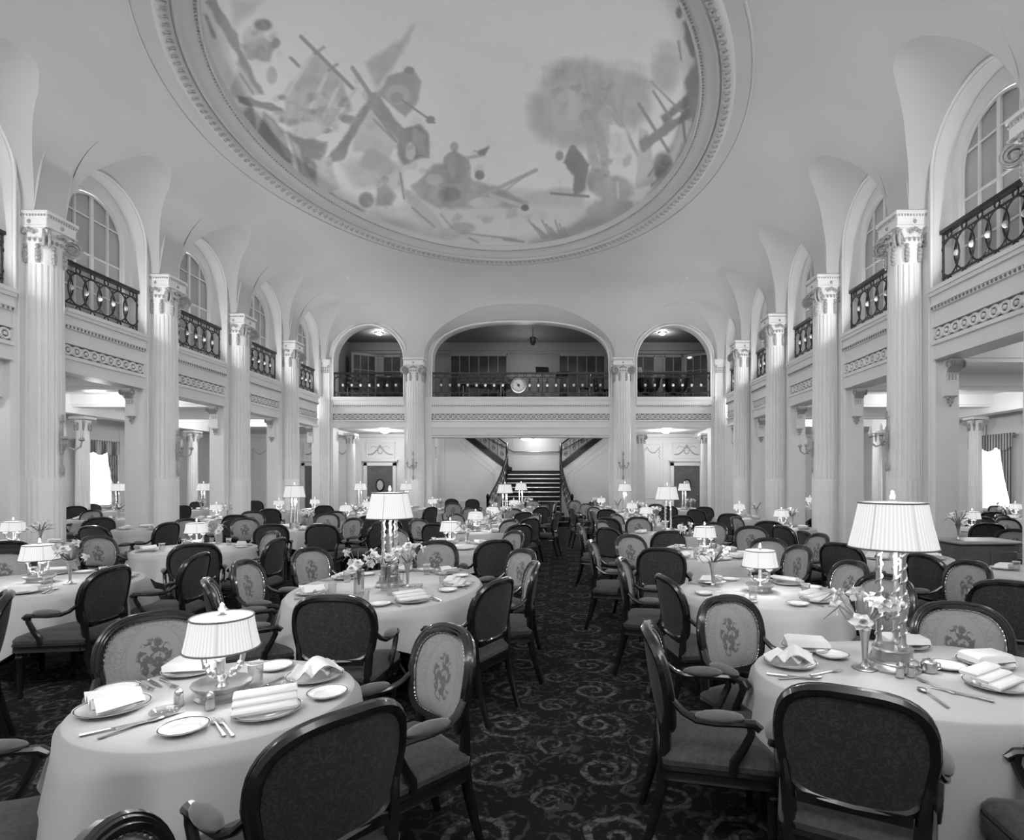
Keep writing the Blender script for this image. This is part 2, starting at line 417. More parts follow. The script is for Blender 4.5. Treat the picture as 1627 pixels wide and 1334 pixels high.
# ---- ceiling painting (own pigment, seen through the moulding)
def paint():
    ra, rb = DAX - .42, DBY - .42; nr, na = 150, 760
    PX, PY, PZ = [], [], []
    rings = []
    R = np.linspace(0, 1, nr) ** .8; A = np.linspace(0, 2 * PI, na, endpoint=False)
    rr, aa = np.meshgrid(R, A, indexing='ij')
    X = DX + ra * rr * np.cos(aa); Y = DY + rb * rr * np.sin(aa); Z = ZT + .22 + .40 * np.sqrt(np.maximum(0, 1 - rr ** 2)) ** 1.0
    # design coordinates of the cartoon, measured on the plaster from the middle of the hall's floor
    U = VX + F * X / np.maximum(Y, 1.0); V = VY - F * (Z - CH) / np.maximum(Y, 1.0)
    rs = np.random.RandomState(3)
    def fbm(u, v, s, seed):
        r = np.random.RandomState(seed); o = np.zeros_like(u); amp = 1
        for k in range(5):
            a, b, ph = r.randn(6), r.randn(6), r.rand(6) * 6.28; t = np.zeros_like(u)
            for i in range(6): t += np.sin((a[i] * u + b[i] * v) / s * 1.6 + ph[i] + 1.3 * o)
            o += amp * t / 6; amp *= .6; s *= .5
        return o
    n1 = fbm(U, V, 190, 1); n2 = fbm(U, V, 45, 2); n3 = fbm(U, V, 14, 5)
    n4 = fbm(U, V, 17, 8); n5 = fbm(U, V, 11, 12)
    val = .985 + .015 * n1 + .02 * n2
    def sm(x): x = np.clip(x, 0, 1); return x * x * (3 - 2 * x)
    def mixv(mask, v, tex=.0):
        nonlocal val
        val = val * (1 - mask) + mask * ((v * 1.12 + .01) + tex * n2 + tex * .6 * n3)
    def poly(pts, v, feather=2.5, tex=.03):
        p = np.array(pts, float); inside = np.zeros(U.shape, bool); dist = np.full(U.shape, 1e9)
        for i in range(len(p)):
            x1_, y1_ = p[i]; x2_, y2_ = p[(i + 1) % len(p)]
            c = ((y1_ > V) != (y2_ > V)) & (U < (x2_ - x1_) * (V - y1_) / (y2_ - y1_ + 1e-9) + x1_); inside ^= c
            dx_, dy_ = x2_ - x1_, y2_ - y1_; t = np.clip(((U - x1_) * dx_ + (V - y1_) * dy_) / (dx_ * dx_ + dy_ * dy_ + 1e-9), 0, 1)
            dist = np.minimum(dist, np.hypot(U - x1_ - t * dx_, V - y1_ - t * dy_))
        sd = np.where(inside, dist, -dist) + 3.2 * n3 + 2.0 * n2; mixv(sm((sd + feather) / (2 * feather)), v, tex)
    def line(x1_, y1_, x2_, y2_, w_, v, f=1.5):
        dx_, dy_ = x2_ - x1_, y2_ - y1_; t = np.clip(((U - x1_) * dx_ + (V - y1_) * dy_) / (dx_ * dx_ + dy_ * dy_), 0, 1)
        d = np.hypot(U - x1_ - t * dx_, V - y1_ - t * dy_); mixv(sm((w_ / 2 + f - d) / (2 * f)), v)
    def blob(x, y, rx, ry, v, f=.25, tex=.05, wob=.12):
        d = np.hypot((U - x) / rx, (V - y) / ry) + wob * n2; mixv(sm((1 + f - d) / (2 * f)), v, tex)
    # distant ground along the rim
    def ground(v, r0, lo, hi, f=.03, tex=.03):
        an = np.degrees(aa); an = np.where(an > 180, an - 360, an); k = sm((rr + .02 * n2 - r0) / f) * sm((an - lo) / 8) * sm((hi - an) / 8); mixv(k, v, tex)
    poly([(690, 290), (850, 300), (1010, 335), (1010, 420), (640, 420), (600, 350)], .80, 8, .02)
    poly([(830, 310), (890, 296), (930, 300), (925, 330), (840, 325)], .76, 5)
    # big pine crown and trunk
    blob(940, 135, 88, 42, .70, .3, .05, .2); blob(895, 175, 45, 45, .74, .4, .04, .2); blob(1000, 160, 34, 48, .71, .3, .05, .2); blob(925, 205, 60, 30, .75, .4, .04, .2)
    for l in ((925, 110, 965, 250, 5), (940, 130, 1010, 240, 4), (965, 150, 1015, 250, 6), (990, 150, 985, 215, 4)): line(*l, .70)
    poly([(935, 180), (950, 185), (985, 290), (965, 295)], .71)
    # pale figure group by the pine
    poly([(970, 200), (992, 205), (1018, 262), (1022, 300), (975, 305), (968, 250)], .86, 4); blob(966, 178, 9, 11, .74); blob(930, 184, 10, 10, .70); line(890, 203, 925, 200, 5, .76)
    poly([(922, 190), (940, 190), (952, 260), (940, 270)], .73)
    poly([(1016, 205), (1030, 210), (1040, 290), (1010, 300)], .76)
    # two dark kneeling figures
    poly([(892, 258), (905, 236), (915, 234), (936, 262), (930, 300), (912, 312), (908, 280)], .56, 2.5); blob(889, 247, 6, 7, .66); blob(910, 236, 5, 6, .58)
    line(876, 307, 935, 312, 4, .55); blob(950, 285, 18, 22, .64); blob(975, 300, 30, 20, .7); line(981, 290, 983, 325, 4, .78)
    # right bank, fence and bushes
    blob(1052, 265, 15, 26, .56, .3, .06, .3); line(1030, 280, 1050, 250, 3, .58); line(1035, 295, 1055, 275, 3, .58)
    poly([(1015, 225), (1105, 165), (1112, 175), (1022, 240)], .58); poly([(1050, 185), (1095, 150), (1100, 162), (1056, 198)], .55)
    for l in ((1015, 165, 1062, 240, 5), (1038, 145, 1070, 195, 4), (1035, 130, 1085, 180, 3), (1085, 190, 1090, 235, 4)): line(*l, .60)
    blob(1062, 110, 24, 40, .74, .4, .04, .3)
    poly([(1088, 130), (1105, 95), (1128, 85), (1130, 175), (1100, 230), (1095, 150)], .62, 4)
    poly([(1085, 35), (1096, 30), (1112, 60), (1120, 95), (1098, 90), (1086, 60)], .58, 3); blob(1079, 20, 5, 9, .58); poly([(1118, 0), (1140, 0), (1140, 110), (1122, 80)], .68, 4)
    line(1097, 40, 1108, 75, 4, .76); line(1078, 65, 1082, 95, 3, .6)
    ground(.66, .965, -60, 58); ground(.72, .94, 30, 75, .05)
    poly([(1020, 320), (1060, 295), (1120, 230), (1140, 180), (1150, 200), (1080, 310), (1030, 350)], .68, 6)
    poly([(930, 335), (960, 310), (1010, 318), (1000, 345), (940, 372)], .68, 5); poly([(840, 385), (900, 362), (930, 340), (960, 352), (880, 395)], .66, 6)
    for k in range(9): line(862 + k * 5, 378, 850 + k * 7 - 10, 350 + (k % 3) * 6, 2, .58)
    # middle group: reclining figures, oar, drum
    poly([(655, 296), (690, 262), (725, 256), (742, 285), (800, 300), (840, 322), (828, 330), (750, 330), (700, 332), (668, 315)], .66, 4, .07)
    blob(722, 233, 7, 8, .68); poly([(705, 250), (722, 238), (742, 250), (748, 292), (710, 292)], .62, 3, .07); line(742, 251, 768, 246, 5, .72); poly([(755, 240), (776, 234), (770, 246), (760, 248)], .55)
    line(768, 310, 852, 270, 6, .70); line(800, 305, 838, 276, 2, .66); line(780, 310, 832, 328, 6, .76); blob(834, 330, 6, 5, .48)
    blob(715, 308, 18, 12, .55, .3); blob(762, 278, 8, 8, .52); blob(690, 285, 14, 9, .74); blob(770, 322, 26, 9, .78)
    poly([(640, 300), (665, 312), (690, 340), (722, 385), (700, 388), (660, 340)], .74, 3)
    blob(735, 362, 20, 9, .68); line(700, 340, 725, 370, 2, .6); line(735, 370, 820, 380, 3, .64); line(745, 378, 760, 385, 3, .62); line(800, 380, 832, 384, 4, .62)
    blob(702, 372, 26, 9, .76)
    # gable ruin, horns and poles
    poly([(520, 255), (590, 150), (598, 158), (545, 252), (530, 256)], .60, 2.5); poly([(585, 150), (600, 148), (650, 220), (638, 228), (585, 170)], .63, 2.5)
    poly([(560, 225), (590, 170), (632, 228), (620, 250), (560, 240)], .79, 3); line(588, 168, 630, 225, 3, .60); line(594, 190, 628, 224, 3, .64)
    line(560, 108, 590, 152, 7, .66); poly([(600, 150), (615, 120), (655, 108), (668, 130), (664, 158), (645, 185), (620, 165)], .67, 3, .04)
    blob(632, 150, 20, 16, .74, .15, .02, .05); blob(630, 155, 11, 9, .66, .15, .02, .05); blob(650, 112, 8, 6, .62)
    poly([(580, 100), (640, 60), (662, 35), (640, 85), (600, 140)], .74, 6, .05); line(640, 160, 690, 195, 3, .58)
    # rearing rider at the gable
    poly([(640, 205), (668, 195), (682, 215), (682, 250), (655, 258), (640, 265), (630, 245)], .60, 3, .06); blob(684, 190, 7, 6, .6); poly([(655, 200), (676, 215), (680, 250), (660, 250)], .68); blob(652, 240, 8, 14, .8)
    # rick with ribs and thatch
    poly([(450, 150), (500, 85), (545, 130), (560, 175), (520, 205), (460, 195)], .73, 4, .06)
    for l in ((498, 85, 455, 152, 5), (522, 112, 494, 170, 6), (540, 132, 512, 190, 6), (566, 140, 530, 195, 6)): line(*l, .83)
    for l in ((478, 58, 560, 140, 6), (462, 92, 475, 105, 5), (500, 85, 515, 75, 4), (522, 112, 536, 102, 4)): line(*l, .62)
    for k in range(26): blob(440 + rs.rand() * 120, 150 + rs.rand() * 60, 5 + rs.rand() * 7, 4 + rs.rand() * 4, .60 + rs.rand() * .2, .4)
    # pale stepped wall at left
    poly([(322, 0), (345, 0), (420, 150), (402, 148), (372, 95)], .62, 2.5); poly([(300, 0), (325, 0), (378, 92), (360, 150), (332, 85)], .85, 3); poly([(320, 18), (330, 25), (345, 62), (338, 60)], .6)
    poly([(362, 150), (380, 98), (412, 150), (375, 158)], .78, 3); line(382, 118, 402, 148, 4, .62); poly([(376, 150), (450, 170), (450, 180), (378, 163)], .58, 2); poly([(377, 168), (448, 185), (440, 205), (380, 195)], .80, 3)
    # dancers behind the wall
    blob(402, 58, 18, 20, .76, .2, .05); blob(415, 40, 15, 10, .55, .3, .06, .3); poly([(380, 70), (420, 62), (442, 70), (430, 100), (395, 95)], .70, 3, .07); blob(438, 68, 7, 8, .62); blob(432, 120, 9, 14, .72)
    poly([(368, 0), (420, 0), (400, 20), (372, 40)], .77, 8)
    # rocks at lower left
    poly([(330, 85), (362, 150), (385, 220), (355, 180), (318, 90)], .58, 3); ground(.62, .972, 120, 215)
    poly([(405, 218), (420, 178), (450, 205), (470, 270), (440, 250)], .58, 3); poly([(418, 180), (452, 210), (470, 265), (448, 240)], .70, 3)
    poly([(455, 210), (520, 225), (510, 255), (500, 300), (478, 285)], .60, 4, .05); poly([(460, 220), (475, 228), (495, 290), (480, 280)], .74, 3); poly([(500, 255), (525, 252), (540, 300), (510, 310)], .78, 3)
    blob(490, 205, 26, 12, .82, .3, .05); poly([(380, 185), (400, 170), (408, 205), (395, 212)], .58, 4, .1)
    poly([(540, 260), (600, 245), (640, 262), (640, 300), (560, 300)], .79, 8, .03); blob(600, 255, 20, 13, .76); poly([(570, 265), (580, 240), (595, 235), (630, 265), (615, 280)], .72, 5)
    # peasant by the rim
    blob(612, 285, 6, 7, .66); poly([(598, 300), (612, 290), (628, 312), (622, 328), (595, 330)], .66, 4, .05); blob(582, 318, 11, 12, .60, .3, .08, .3); line(636, 275, 642, 315, 3, .58); blob(610, 340, 34, 12, .84); line(655, 330, 690, 360, 3, .6)
    poly([(560, 345), (650, 350), (720, 392), (640, 385)], .74, 8, .04)
    for cx, cy, sx_, sy_, n_ in ((722, 275, 48, 30, 60), (650, 235, 30, 34, 30), (415, 62, 30, 32, 30), (925, 268, 34, 34, 34), (985, 250, 36, 50, 44), (1058, 270, 24, 40, 34), (460, 190, 60, 34, 60), (610, 300, 44, 34, 34), (1112, 90, 18, 70, 34), (540, 170, 70, 50, 40), (930, 140, 80, 40, 60), (760, 340, 90, 30, 40), (500, 270, 40, 40, 30)):
        mk = np.exp(-1.1 * (((U - cx) / sx_) ** 2 + ((V - cy) / sy_) ** 2))
        mixv(mk * sm((n4 - .15) / .5) * .42, .56); mixv(mk * sm((n5 - .2) / .4) * .38, .80)
    col = np.ones(rr.shape + (4,)); lv = np.where(val <= .04045, val / 12.92, ((np.clip(val, .05, 1) + .055) / 1.055) ** 2.4)
    for k in range(3): col[..., k] = lv
    vs = np.stack([X, Y, Z], -1).reshape(-1, 3)
    i, j = np.meshgrid(np.arange(nr - 1), np.arange(na), indexing='ij'); j2 = (j + 1) % na
    fs = np.stack([i * na + j, i * na + j2, (i + 1) * na + j2, (i + 1) * na + j], -1).reshape(-1, 4)
    me = bpy.data.meshes.new('ceiling_painting'); me.from_pydata(vs.tolist(), [], fs.tolist())
    at = me.color_attributes.new('pigment', 'FLOAT_COLOR', 'POINT'); at.data.foreach_set('color', col.reshape(-1))
    me.polygons.foreach_set('use_smooth', [True] * len(me.polygons))
    m = mat('fresco', .8, .8); nt = m.node_tree; an = nt.nodes.new('ShaderNodeAttribute'); an.attribute_name = 'pigment'
    nt.links.new(an.outputs['Color'], nt.nodes['Principled BSDF'].inputs['Base Color']); me.materials.append(m)
    o = bpy.data.objects.new('ceiling_painting', me); COL.objects.link(o)
    tag(o, 'large oval ceiling painting of a pastoral scene with ruins, trees and figures', 'painting')
paint()

# ---- arched wall pieces
def arch_pts(hw, zs, rise, n=28, p=2.0):
    return [(hw * -cos(PI * i / n) if p == 2.0 else hw * math.copysign(abs(cos(PI * i / n)) ** (2 / p), -cos(PI * i / n)), zs + rise * (sin(PI * i / n)) ** (2 / p)) for i in range(n + 1)]
def arch_wall(mb, mp, c, hw, half, z0, zs, rise, ztop, t0, t1, p=2.0, n=28):
    """wall with an arched hole; mp(u,t,z) maps along-wall, through-wall, up"""
    ap = [(-hw, z0)] + arch_pts(hw, zs, rise, n, p) + [(hw, z0)]
    op = [(-half, z0)] + [(max(-half, min(half, a[0] * half / hw)), ztop) for a in ap[1:-1]] + [(half, z0)]
    for t in (t0, t1):
        mb.grid([[mp(c + u, t, z) for u, z in ap], [mp(c + u, t, z) for u, z in op]])
    mb.grid([[mp(c + u, t0, z) for u, z in ap], [mp(c + u, t1, z) for u, z in ap]])
def arch_fill(mb, mp, c, hw, z0, zs, rise, t, p=2.0, n=28):
    ap = arch_pts(hw, zs, rise, n, p)
    mb.grid([[mp(c + u, t, z0) for u, z in ap], [mp(c + u, t, z) for u, z in ap]])

def ring_row(mb, mp, u0, u1, zc, r, t, step):
    n = max(1, int(round((u1 - u0) / step))); s = (u1 - u0) / n
    for k in range(n):
        c = u0 + s * (k + .5)
        mb.tube([mp(c + r * cos(2 * PI * i / 12), t, zc + r * sin(2 * PI * i / 12)) for i in range(12)], .023, 5, True)
        q = mp(c, t, zc); mb.ball(q, .035, .035, .035, 6, 4)
        for sg in (-1, 1):
            q = mp(c + s / 2, t, zc + sg * r * .7); mb.ball(q, .022, .022, .022, 5, 3)
def entab(root, mp, u0, u1, sgn):
    """balcony front between two piers: mouldings, frieze ground, medallions, bead course"""
    def bar(m, z0, z1, pr, back=.35):
        a = mp(u0, -back, z0); b = mp(u1, pr, z1)
        m.bb(min(a[0], b[0]), max(a[0], b[0]), min(a[1], b[1]), max(a[1], b[1]), z0, z1)
    m = MB()
    for z0, z1, pr in ((4.62, 4.68, .11), (4.56, 4.62, .085), (4.44, 4.56, .04), (4.40, 4.44, .065), (4.34, 4.40, .05), (4.10, 4.34, .0), (4.075, 4.10, .03), (3.84, 3.865, .03), (3.80, 3.84, .045), (3.62, 3.80, .0), (3.57, 3.62, .025)): bar(m, z0, z1, pr)
    struct('fascia', m, M_wall, root)
    m = MB(); bar(m, 3.865, 4.075, -.02, .3); struct('frieze', m, M_frz, root)
    m = MB(); ring_row(m, mp, u0 + .02, u1 - .02, 3.97, .075, .0, .19); struct('medallion_trim', m, M_wall, root)
    m = MB(); n = int((u1 - u0) / .075)
    for k in range(n):
        m.ball(mp(u0 + (u1 - u0) * (k + .5) / n, .055, 4.37), .02, .02, .026, 5, 3)
    struct('bead_moulding', m, M_frz, root)
def rail(u0, u1, mp, name, label, group, bosses):
    L = u1 - u0; o = empty(name, label, 'railing', mp((u0 + u1) / 2, 0, ZB), 0, group)
    base = Vector(mp((u0 + u1) / 2, 0, ZB))
    def lp(u, z, t=0.0): return tuple(Vector(mp(u, t, ZB + z)) - base)
    def bar(m, z0, z1, w):
        a = lp(u0, z0, -w); b = lp(u1, z1, w); m.bb(min(a[0], b[0]), max(a[0], b[0]), min(a[1], b[1]), max(a[1], b[1]), z0, z1)
    m = MB(); bar(m, .86, .92, .05); m.build('handrail', M_iron, o)
    m = MB(); bar(m, .735, .76, .012); bar(m, .16, .185, .012); bar(m, .02, .045, .012)
    for u in (u0 + .02, u1 - .02): m.tube([lp(u, 0), lp(u, .88)], .016, 6)
    m.build('rail_frame', M_iron, o)
    n = max(2, int(round(L / .33))); s = L / n; m = MB(); r = MB(); b = MB()
    for k in range(n):
        c = u0 + s * (k + .5)
        m.tube([lp(c + s * .66 * cos(2 * PI * i / 20), .46 + .285 * sin(2 * PI * i / 20)) for i in range(20)], .013, 5, True)
        for zz in (.81, .10): r.tube([lp(c + .05 * cos(2 * PI * i / 10), zz + .055 * sin(2 * PI * i / 10)) for i in range(10)], .012, 5, True)
    for k in range(1, n):
        c = u0 + s * k; b = MB(); b.ball(lp(c, .46, .0), .05, .05, .055, 8, 5); b.build('boss', M_boss if bosses else M_pane, o)
        m.tube([lp(c, .185), lp(c, .735)], .009, 4)
    m.join(r).build('oval_lattice', M_iron, o)
    return o

UPLIGHT_FILL = 36  # power of the uplights added along the balconies
# ---- side walls: piers, arches, gallery windows, balcony fronts, railings
ORD = ['first', 'second', 'third', 'fourth', 'fifth', 'sixth', 'seventh']
wn = 0; tn = 2
PW = .44
for sgn, XF, side in ((1, XL, 'left'), (-1, XR, 'right')):
    mp = lambda u, t, z, XF=XF, sgn=sgn: (XF + sgn * t, u, z)      # t>0 is into the nave
    wl = MB()
    for y in YC[1:]:
        p = [(y - PW, -.40), (y - PW, -.03), (y - PW + .05, 0), (y + PW - .05, 0), (y + PW, -.03), (y + PW, -.40)]
        wl.loft([[mp(u, t, 0) for u, t in p], [mp(u, t, 4.68) for u, t in p]])
        for du in (-PW + .10, PW - .10):
            wl.tube([mp(y + du, .01, .1), mp(y + du, .01, 6.3)], .018, 6)
    for i, ym in enumerate(YMID):
        if i < 1: continue
        ya = YC[i] ; yb = YC[i + 1] if i < 6 else YE
        hw = .97 if i < 6 else .93
        arch_wall(wl, mp, ym, hw, BAY / 2 + .05, ZB, ZS, .97, 8.15, 0, -.36)
        wl.bb(min(XF - sgn * .36, XF - sgn * .40), max(XF - sgn * .36, XF - sgn * .40), ya, yb, 3.57, 3.6)
    wl.bb(*sorted((XF - sgn * .34, XF - sgn * .40)), YC[1], YC[2], ZB, 8.15)
    wl.bb(*sorted((XF, XF - sgn * .36)), YB, YC[1] - PW + .02, 0, 8.2)  # unseen solid stretch, added to keep outside light from leaking in
    struct('wall_' + side, wl, M_wall)
    tr = MB()
    for i, ym in enumerate(YMID):
        if i < 2: continue
        hw = .97 if i < 6 else .93
        pts = [(-hw, ZB + .0)] + arch_pts(hw, ZS, .97, 24) + [(hw, ZB)]
        tr.tube([mp(ym + u * 1.03, .02, z + .03 * (z > ZS)) for u, z in pts], .03, 6)
    struct('trim_%d' % tn, tr, M_wall); tn += 1
    for i, ym in enumerate(YMID):
        if i < 2: continue
        hw = .97 if i < 6 else .93
        r = sroot('trim_%d' % tn); tn += 1; entab(r, mp, ym - hw, ym + hw, sgn)
        wn += 1; r = sroot('window_%d' % wn)
        m = MB(); arch_wall(m, mp, ym, .76, hw + .02, ZB - .02, ZS - .10, .76, ZS + 1.05, -.28, -.34); struct('surround', m, M_wall, r)
        m = MB()
        for q, rr_, tt in ((.78, .035, -.27), (.71, .025, -.28)):
            m.tube([mp(ym + u, tt, z) for u, z in [(-q, ZB)] + arch_pts(q, ZS - .10, q, 24) + [(q, ZB)]], rr_, 6)
        struct('frame', m, M_wall, r)
        m = MB()
        for u, wd in ((0, .035), (-.38, .014), (.38, .014)):
            zt = ZS - .1 + math.sqrt(max(0, .72 ** 2 - u * u)); m.bb(*sorted((mp(0, -.27, 0)[0], mp(0, -.31, 0)[0])), ym + u - wd, ym + u + wd, ZB, zt)
        for z in (5.25, 5.95, 6.65): 
            hw_ = .72 if z < ZS - .1 else math.sqrt(max(0, .72 ** 2 - (z - ZS + .1) ** 2)); m.bb(*sorted((mp(0, -.275, 0)[0], mp(0, -.31, 0)[0])), ym - hw_, ym + hw_, z - .014, z + .014)
        struct('glazing_frame', m, M_wall, r)
        m = MB(); arch_fill(m, mp, ym, .75, ZB, ZS - .1, .75, -.315); struct('pane', m, M_pane, r)
        rail(ym - hw + .01, ym + hw - .01, (lambda u, t, z, XF=XF, sgn=sgn: (XF - sgn * .13 + sgn * t, u, z)), 'balcony_railing',
             'black iron balcony railing of linked ovals, %s bay from the camera on the %s wall' % (ORD[i - 2], side), 'iron balcony railings', False)
        if i >= 2:
            m = MB(); m.bb(*sorted((mp(0, -.02, 0)[0], mp(0, .06, 0)[0])), ym - .8, ym + .8, ZB, ZB + .03); struct('fill_uplight_strip', m, M_boss, r)  # made-up strip beneath the added uplight
            light('fill_uplight', mp(ym, .02, ZB + .05), UPLIGHT_FILL, 'AREA', .7, (0, PI + sgn * 1.05, 0), .10, .7)  # unseen area light, added to brighten the vault and oval
        # scroll bracket on the jamb nearer the end wall
        yj = (YC[i + 1] - PW) if i < 6 else YE - .45
        bk = empty('scroll_bracket', 'white carved scroll bracket under the balcony, %s bay from the camera on the %s wall' % (ORD[i - 2], side), 'bracket', (XF - sgn * .24, yj, 2.86), 0, 'scroll brackets under the side balconies')
        m = MB(); pf = [(0, .12), (-.07, .14), (-.08, .30), (-.07, .46), (-.12, .56), (-.20, .62), (-.20, .70), (0, .70)]
        m.prism(pf, 'x', -.10, .10); m.build('bracket_body', M_wall, bk)
        m = MB(); m.tube([(-.11, -.16 - .05 * cos(a), .62 + .05 * sin(a)) for a in (0, .8, 1.6, 2.4, 3.2, 4, 4.8, 5.6)], .02, 5, True); m.tube([(.11, -.16 - .05 * cos(a), .62 + .05 * sin(a)) for a in (0, .8, 1.6, 2.4, 3.2, 4, 4.8, 5.6)], .02, 5, True)
        for k in range(-3, 4): m.tube([(k * .027, -.13, .50), (k * .027, -.20, .60), (k * .027, -.19, .68)], .011, 4)
        for k in (-1, 0, 1):
            for z in (.40, .43, .46): m.ball((k * .05, -.085, z), .012, .012, .012, 5, 3)
        m.build('leaf_scroll_trim', M_orn, bk)
        m = MB()
        for k, (dx, z) in enumerate(((0, .0), (-.03, .05), (.03, .05), (0, .08), (-.04, .11), (.04, .11))): m.ball((dx, -.03, z), .026, .022, .026, 6, 4)
        m.build('leaf_drop_trim', M_orn, bk)

wr = MB(); wr.bb(OXL, OXR, -1.62, -1.5, 0, 5.4); struct('wall_light_block', wr, M_wall)  # added unseen wall: shades the foreground, left open above for daylight
# ---- columns
def make_column(name, label):
    o = empty(name, label, 'column'); R = .262
    def reed(r, z, a): return r * (1 - .035 * abs(cos(a * 10)))
    def flute(r, z, a): return r * (1 - .12 * max(0, cos(a * 20)) ** .7)
    m = MB(); m.rbox(0, 0, .06, .64, .64, .12, .01); m.lathe([(.32, .12), (.33, .17), (.30, .22), (.285, .25)], 40); m.build('plinth', M_stone, o)
    m = MB(); m.lathe([(R + .004, .25), (R + .004, 1.68)], 160, flute=lambda r, z, a: r * (1 - .03 * (1 - abs(sin(a * 10))))); m.build('reeded_pedestal', M_stone, o)
    m = MB(); m.lathe([(R, 1.66), (R, 1.70)], 160)
    m.lathe([(R, 1.70), (R - .003, 2.6), (R - .018, 5.20)], 240, flute=flute); m.build('fluted_shaft', M_stone, o)
    m = MB(); m.lathe([(.238, 5.18), (.245, 5.30), (.245, 5.50), (.27, 5.54), (.27, 5.58), (.25, 5.60), (.27, 5.70), (.29, 5.76)], 40); m.build('capital_bell', M_stone, o)
    m = MB()
    for k in range(24):
        a = 2 * PI * k / 24; m.ball((.275 * cos(a), .275 * sin(a), 5.56), .025, .025, .035, 6, 4)
    for k in range(8):
        a = 2 * PI * (k + .5) / 8; r = .262
        for j, (z, s) in enumerate(((5.47, .034), (5.40, .040), (5.34, .043), (5.28, .042), (5.225, .034))): m.ball((r * cos(a), r * sin(a), z), s, s, s * .95, 7, 5)
    for k in range(4):
        a = PI / 2 * k
        for j in range(5): m.ball((.30 * cos(a) - (j - 2) * .04 * sin(a), .30 * sin(a) + (j - 2) * .04 * cos(a), 5.67 + .02 * (2 - abs(j - 2))), .03, .03, .035, 6, 4)
    m.build('garland_trim', M_orn, o)
    for k in range(4):
        a = PI / 4 + PI / 2 * k; m = MB()
        for off in (-.035, .035):
            pts = []; rs = []
            for i in range(34):
                t = i / 33; th = -PI / 2 + t * 4.6 * PI; rad = .125 * (1 - t) ** .8 + .012
                rr_ = .345 + rad * cos(th); z = 5.57 - rad * sin(th) * 1.0
                x, y = rr_ * cos(a) - off * sin(a), rr_ * sin(a) + off * cos(a); pts.append((x, y, z)); rs.append(.022 - .008 * t)
            m.tube(pts, rs, 6)
        m.ball((.345 * cos(a), .345 * sin(a), 5.57), .05, .05, .05, 8, 5)
        m.build('volute', M_orn, o)
    m = MB(); m.rbox(0, 0, 5.83, .56, .56, .17, .006); m.rbox(0, 0, 5.765, .60, .60, .03, .01); m.build('abacus', M_stone, o)
    m = MB(); m.rbox(0, 0, 5.99, .62, .62, .06, .012); m.rbox(0, 0, 5.935, .585, .585, .05, .006); m.build('abacus_moulding', M_stone, o)
    m = MB()
    for k in range(4):
        a = PI / 2 * k
        for j in range(12):
            u = -.26 + .52 * j / 11; m.ball((.295 * cos(a) - u * sin(a), .295 * sin(a) + u * cos(a), 5.937), .016, .016, .022, 5, 3)
        m.ball((.285 * cos(a), .285 * sin(a), 5.84), .03, .03, .035, 7, 4)
    m.build('bead_trim', M_orn, o)
    return o
colp = make_column('fluted_column', 'fluted column')
G = 'tall fluted columns of the nave'
for i, y in enumerate(YC[3:]):
    place(colp, (XL + .12, y, 0), 0, 'tall white fluted column with ornate capital, %s from the camera on the left' % ORD[i], G)
place(colp, (XR - .20, YC[2], 0), 0, 'white fluted column at the right edge with only its scroll capital in view', G)
for i, y in enumerate(YC[3:]):
    place(colp, (XR - .20, y, 0), 0, 'tall white fluted column with ornate capital, %s from the camera on the right' % ORD[i], G)
place(colp, (-5.28, YE - .20, 0), 0, 'wide fluted column left of the staircase opening on the end wall', G, (1.22, 1.1, 1.0))
place(colp, (2.17, YE - .20, 0), 0, 'wide fluted column right of the staircase opening on the end wall', G, (1.22, 1.1, 1.0))
oc = place(colp, (XL + .12, YC[2], 0), 0, '', G)
for k_ in ('label', 'category', 'group'): del oc[k_]
oc.name = 'trim_%d' % tn; tn += 1; oc['kind'] = 'structure'
# ================================================================== END WALL
emp = lambda u, t, z: (u, YE - t, z)
BAYS = [(-8.33, -5.74), (-4.74, 1.72), (2.70, 5.42)]
ew = MB()
for x0_, x1_ in ((-9.1, -8.33), (-5.74, -4.74), (1.72, 2.70), (5.42, 6.3)):
    ew.bb(x0_, x1_, YE, YE + .5, 0, ZB)
for (a, b), (sp, rise, p) in zip(BAYS, ((6.03, 1.29, 2.0), (6.0, 1.45, 2.5), (6.03, 1.29, 2.0))):
    c = (a + b) / 2; hw = (b - a) / 2
    arch_wall(ew, emp, c, hw, hw + .5, ZB, sp, rise, 8.15, 0, -.5, p, 36)
struct('wall_end', ew, M_wall)
tr = MB()
for (a, b), (sp, rise, p) in zip(BAYS, ((6.03, 1.29, 2.0), (6.0, 1.45, 2.5), (6.03, 1.29, 2.0))):
    c = (a + b) / 2; hw = (b - a) / 2
    for off, r in ((.0, .035), (.09, .03), (.17, .025)):
        tr.tube([emp(c + u * (hw + off) / hw, .02, z + off * (z > sp)) for u, z in [(-hw, ZB)] + arch_pts(hw, sp, rise, 36, p) + [(hw, ZB)]], r, 6)
struct('trim_%d' % tn, tr, M_wall); tn += 1
for a, b in BAYS:
    r = sroot('trim_%d' % tn); tn += 1; entab(r, emp, a, b, -1)
rail(BAYS[0][0], BAYS[0][1], lambda u, t, z: (u, YE + .10 - t, z), 'balcony_railing', 'iron railing with pale round bosses in the left arch of the end wall', 'gallery railings on the end wall', True)
rail(BAYS[1][0], BAYS[1][1], lambda u, t, z: (u, YE + .10 - t, z), 'balcony_railing', 'long iron railing with pale round bosses in the wide middle arch, holding the clock', 'gallery railings on the end wall', True)
rail(BAYS[2][0], BAYS[2][1], lambda u, t, z: (u, YE + .10 - t, z), 'balcony_railing', 'iron railing with pale round bosses in the right arch, in front of the kettledrums', 'gallery railings on the end wall', True)
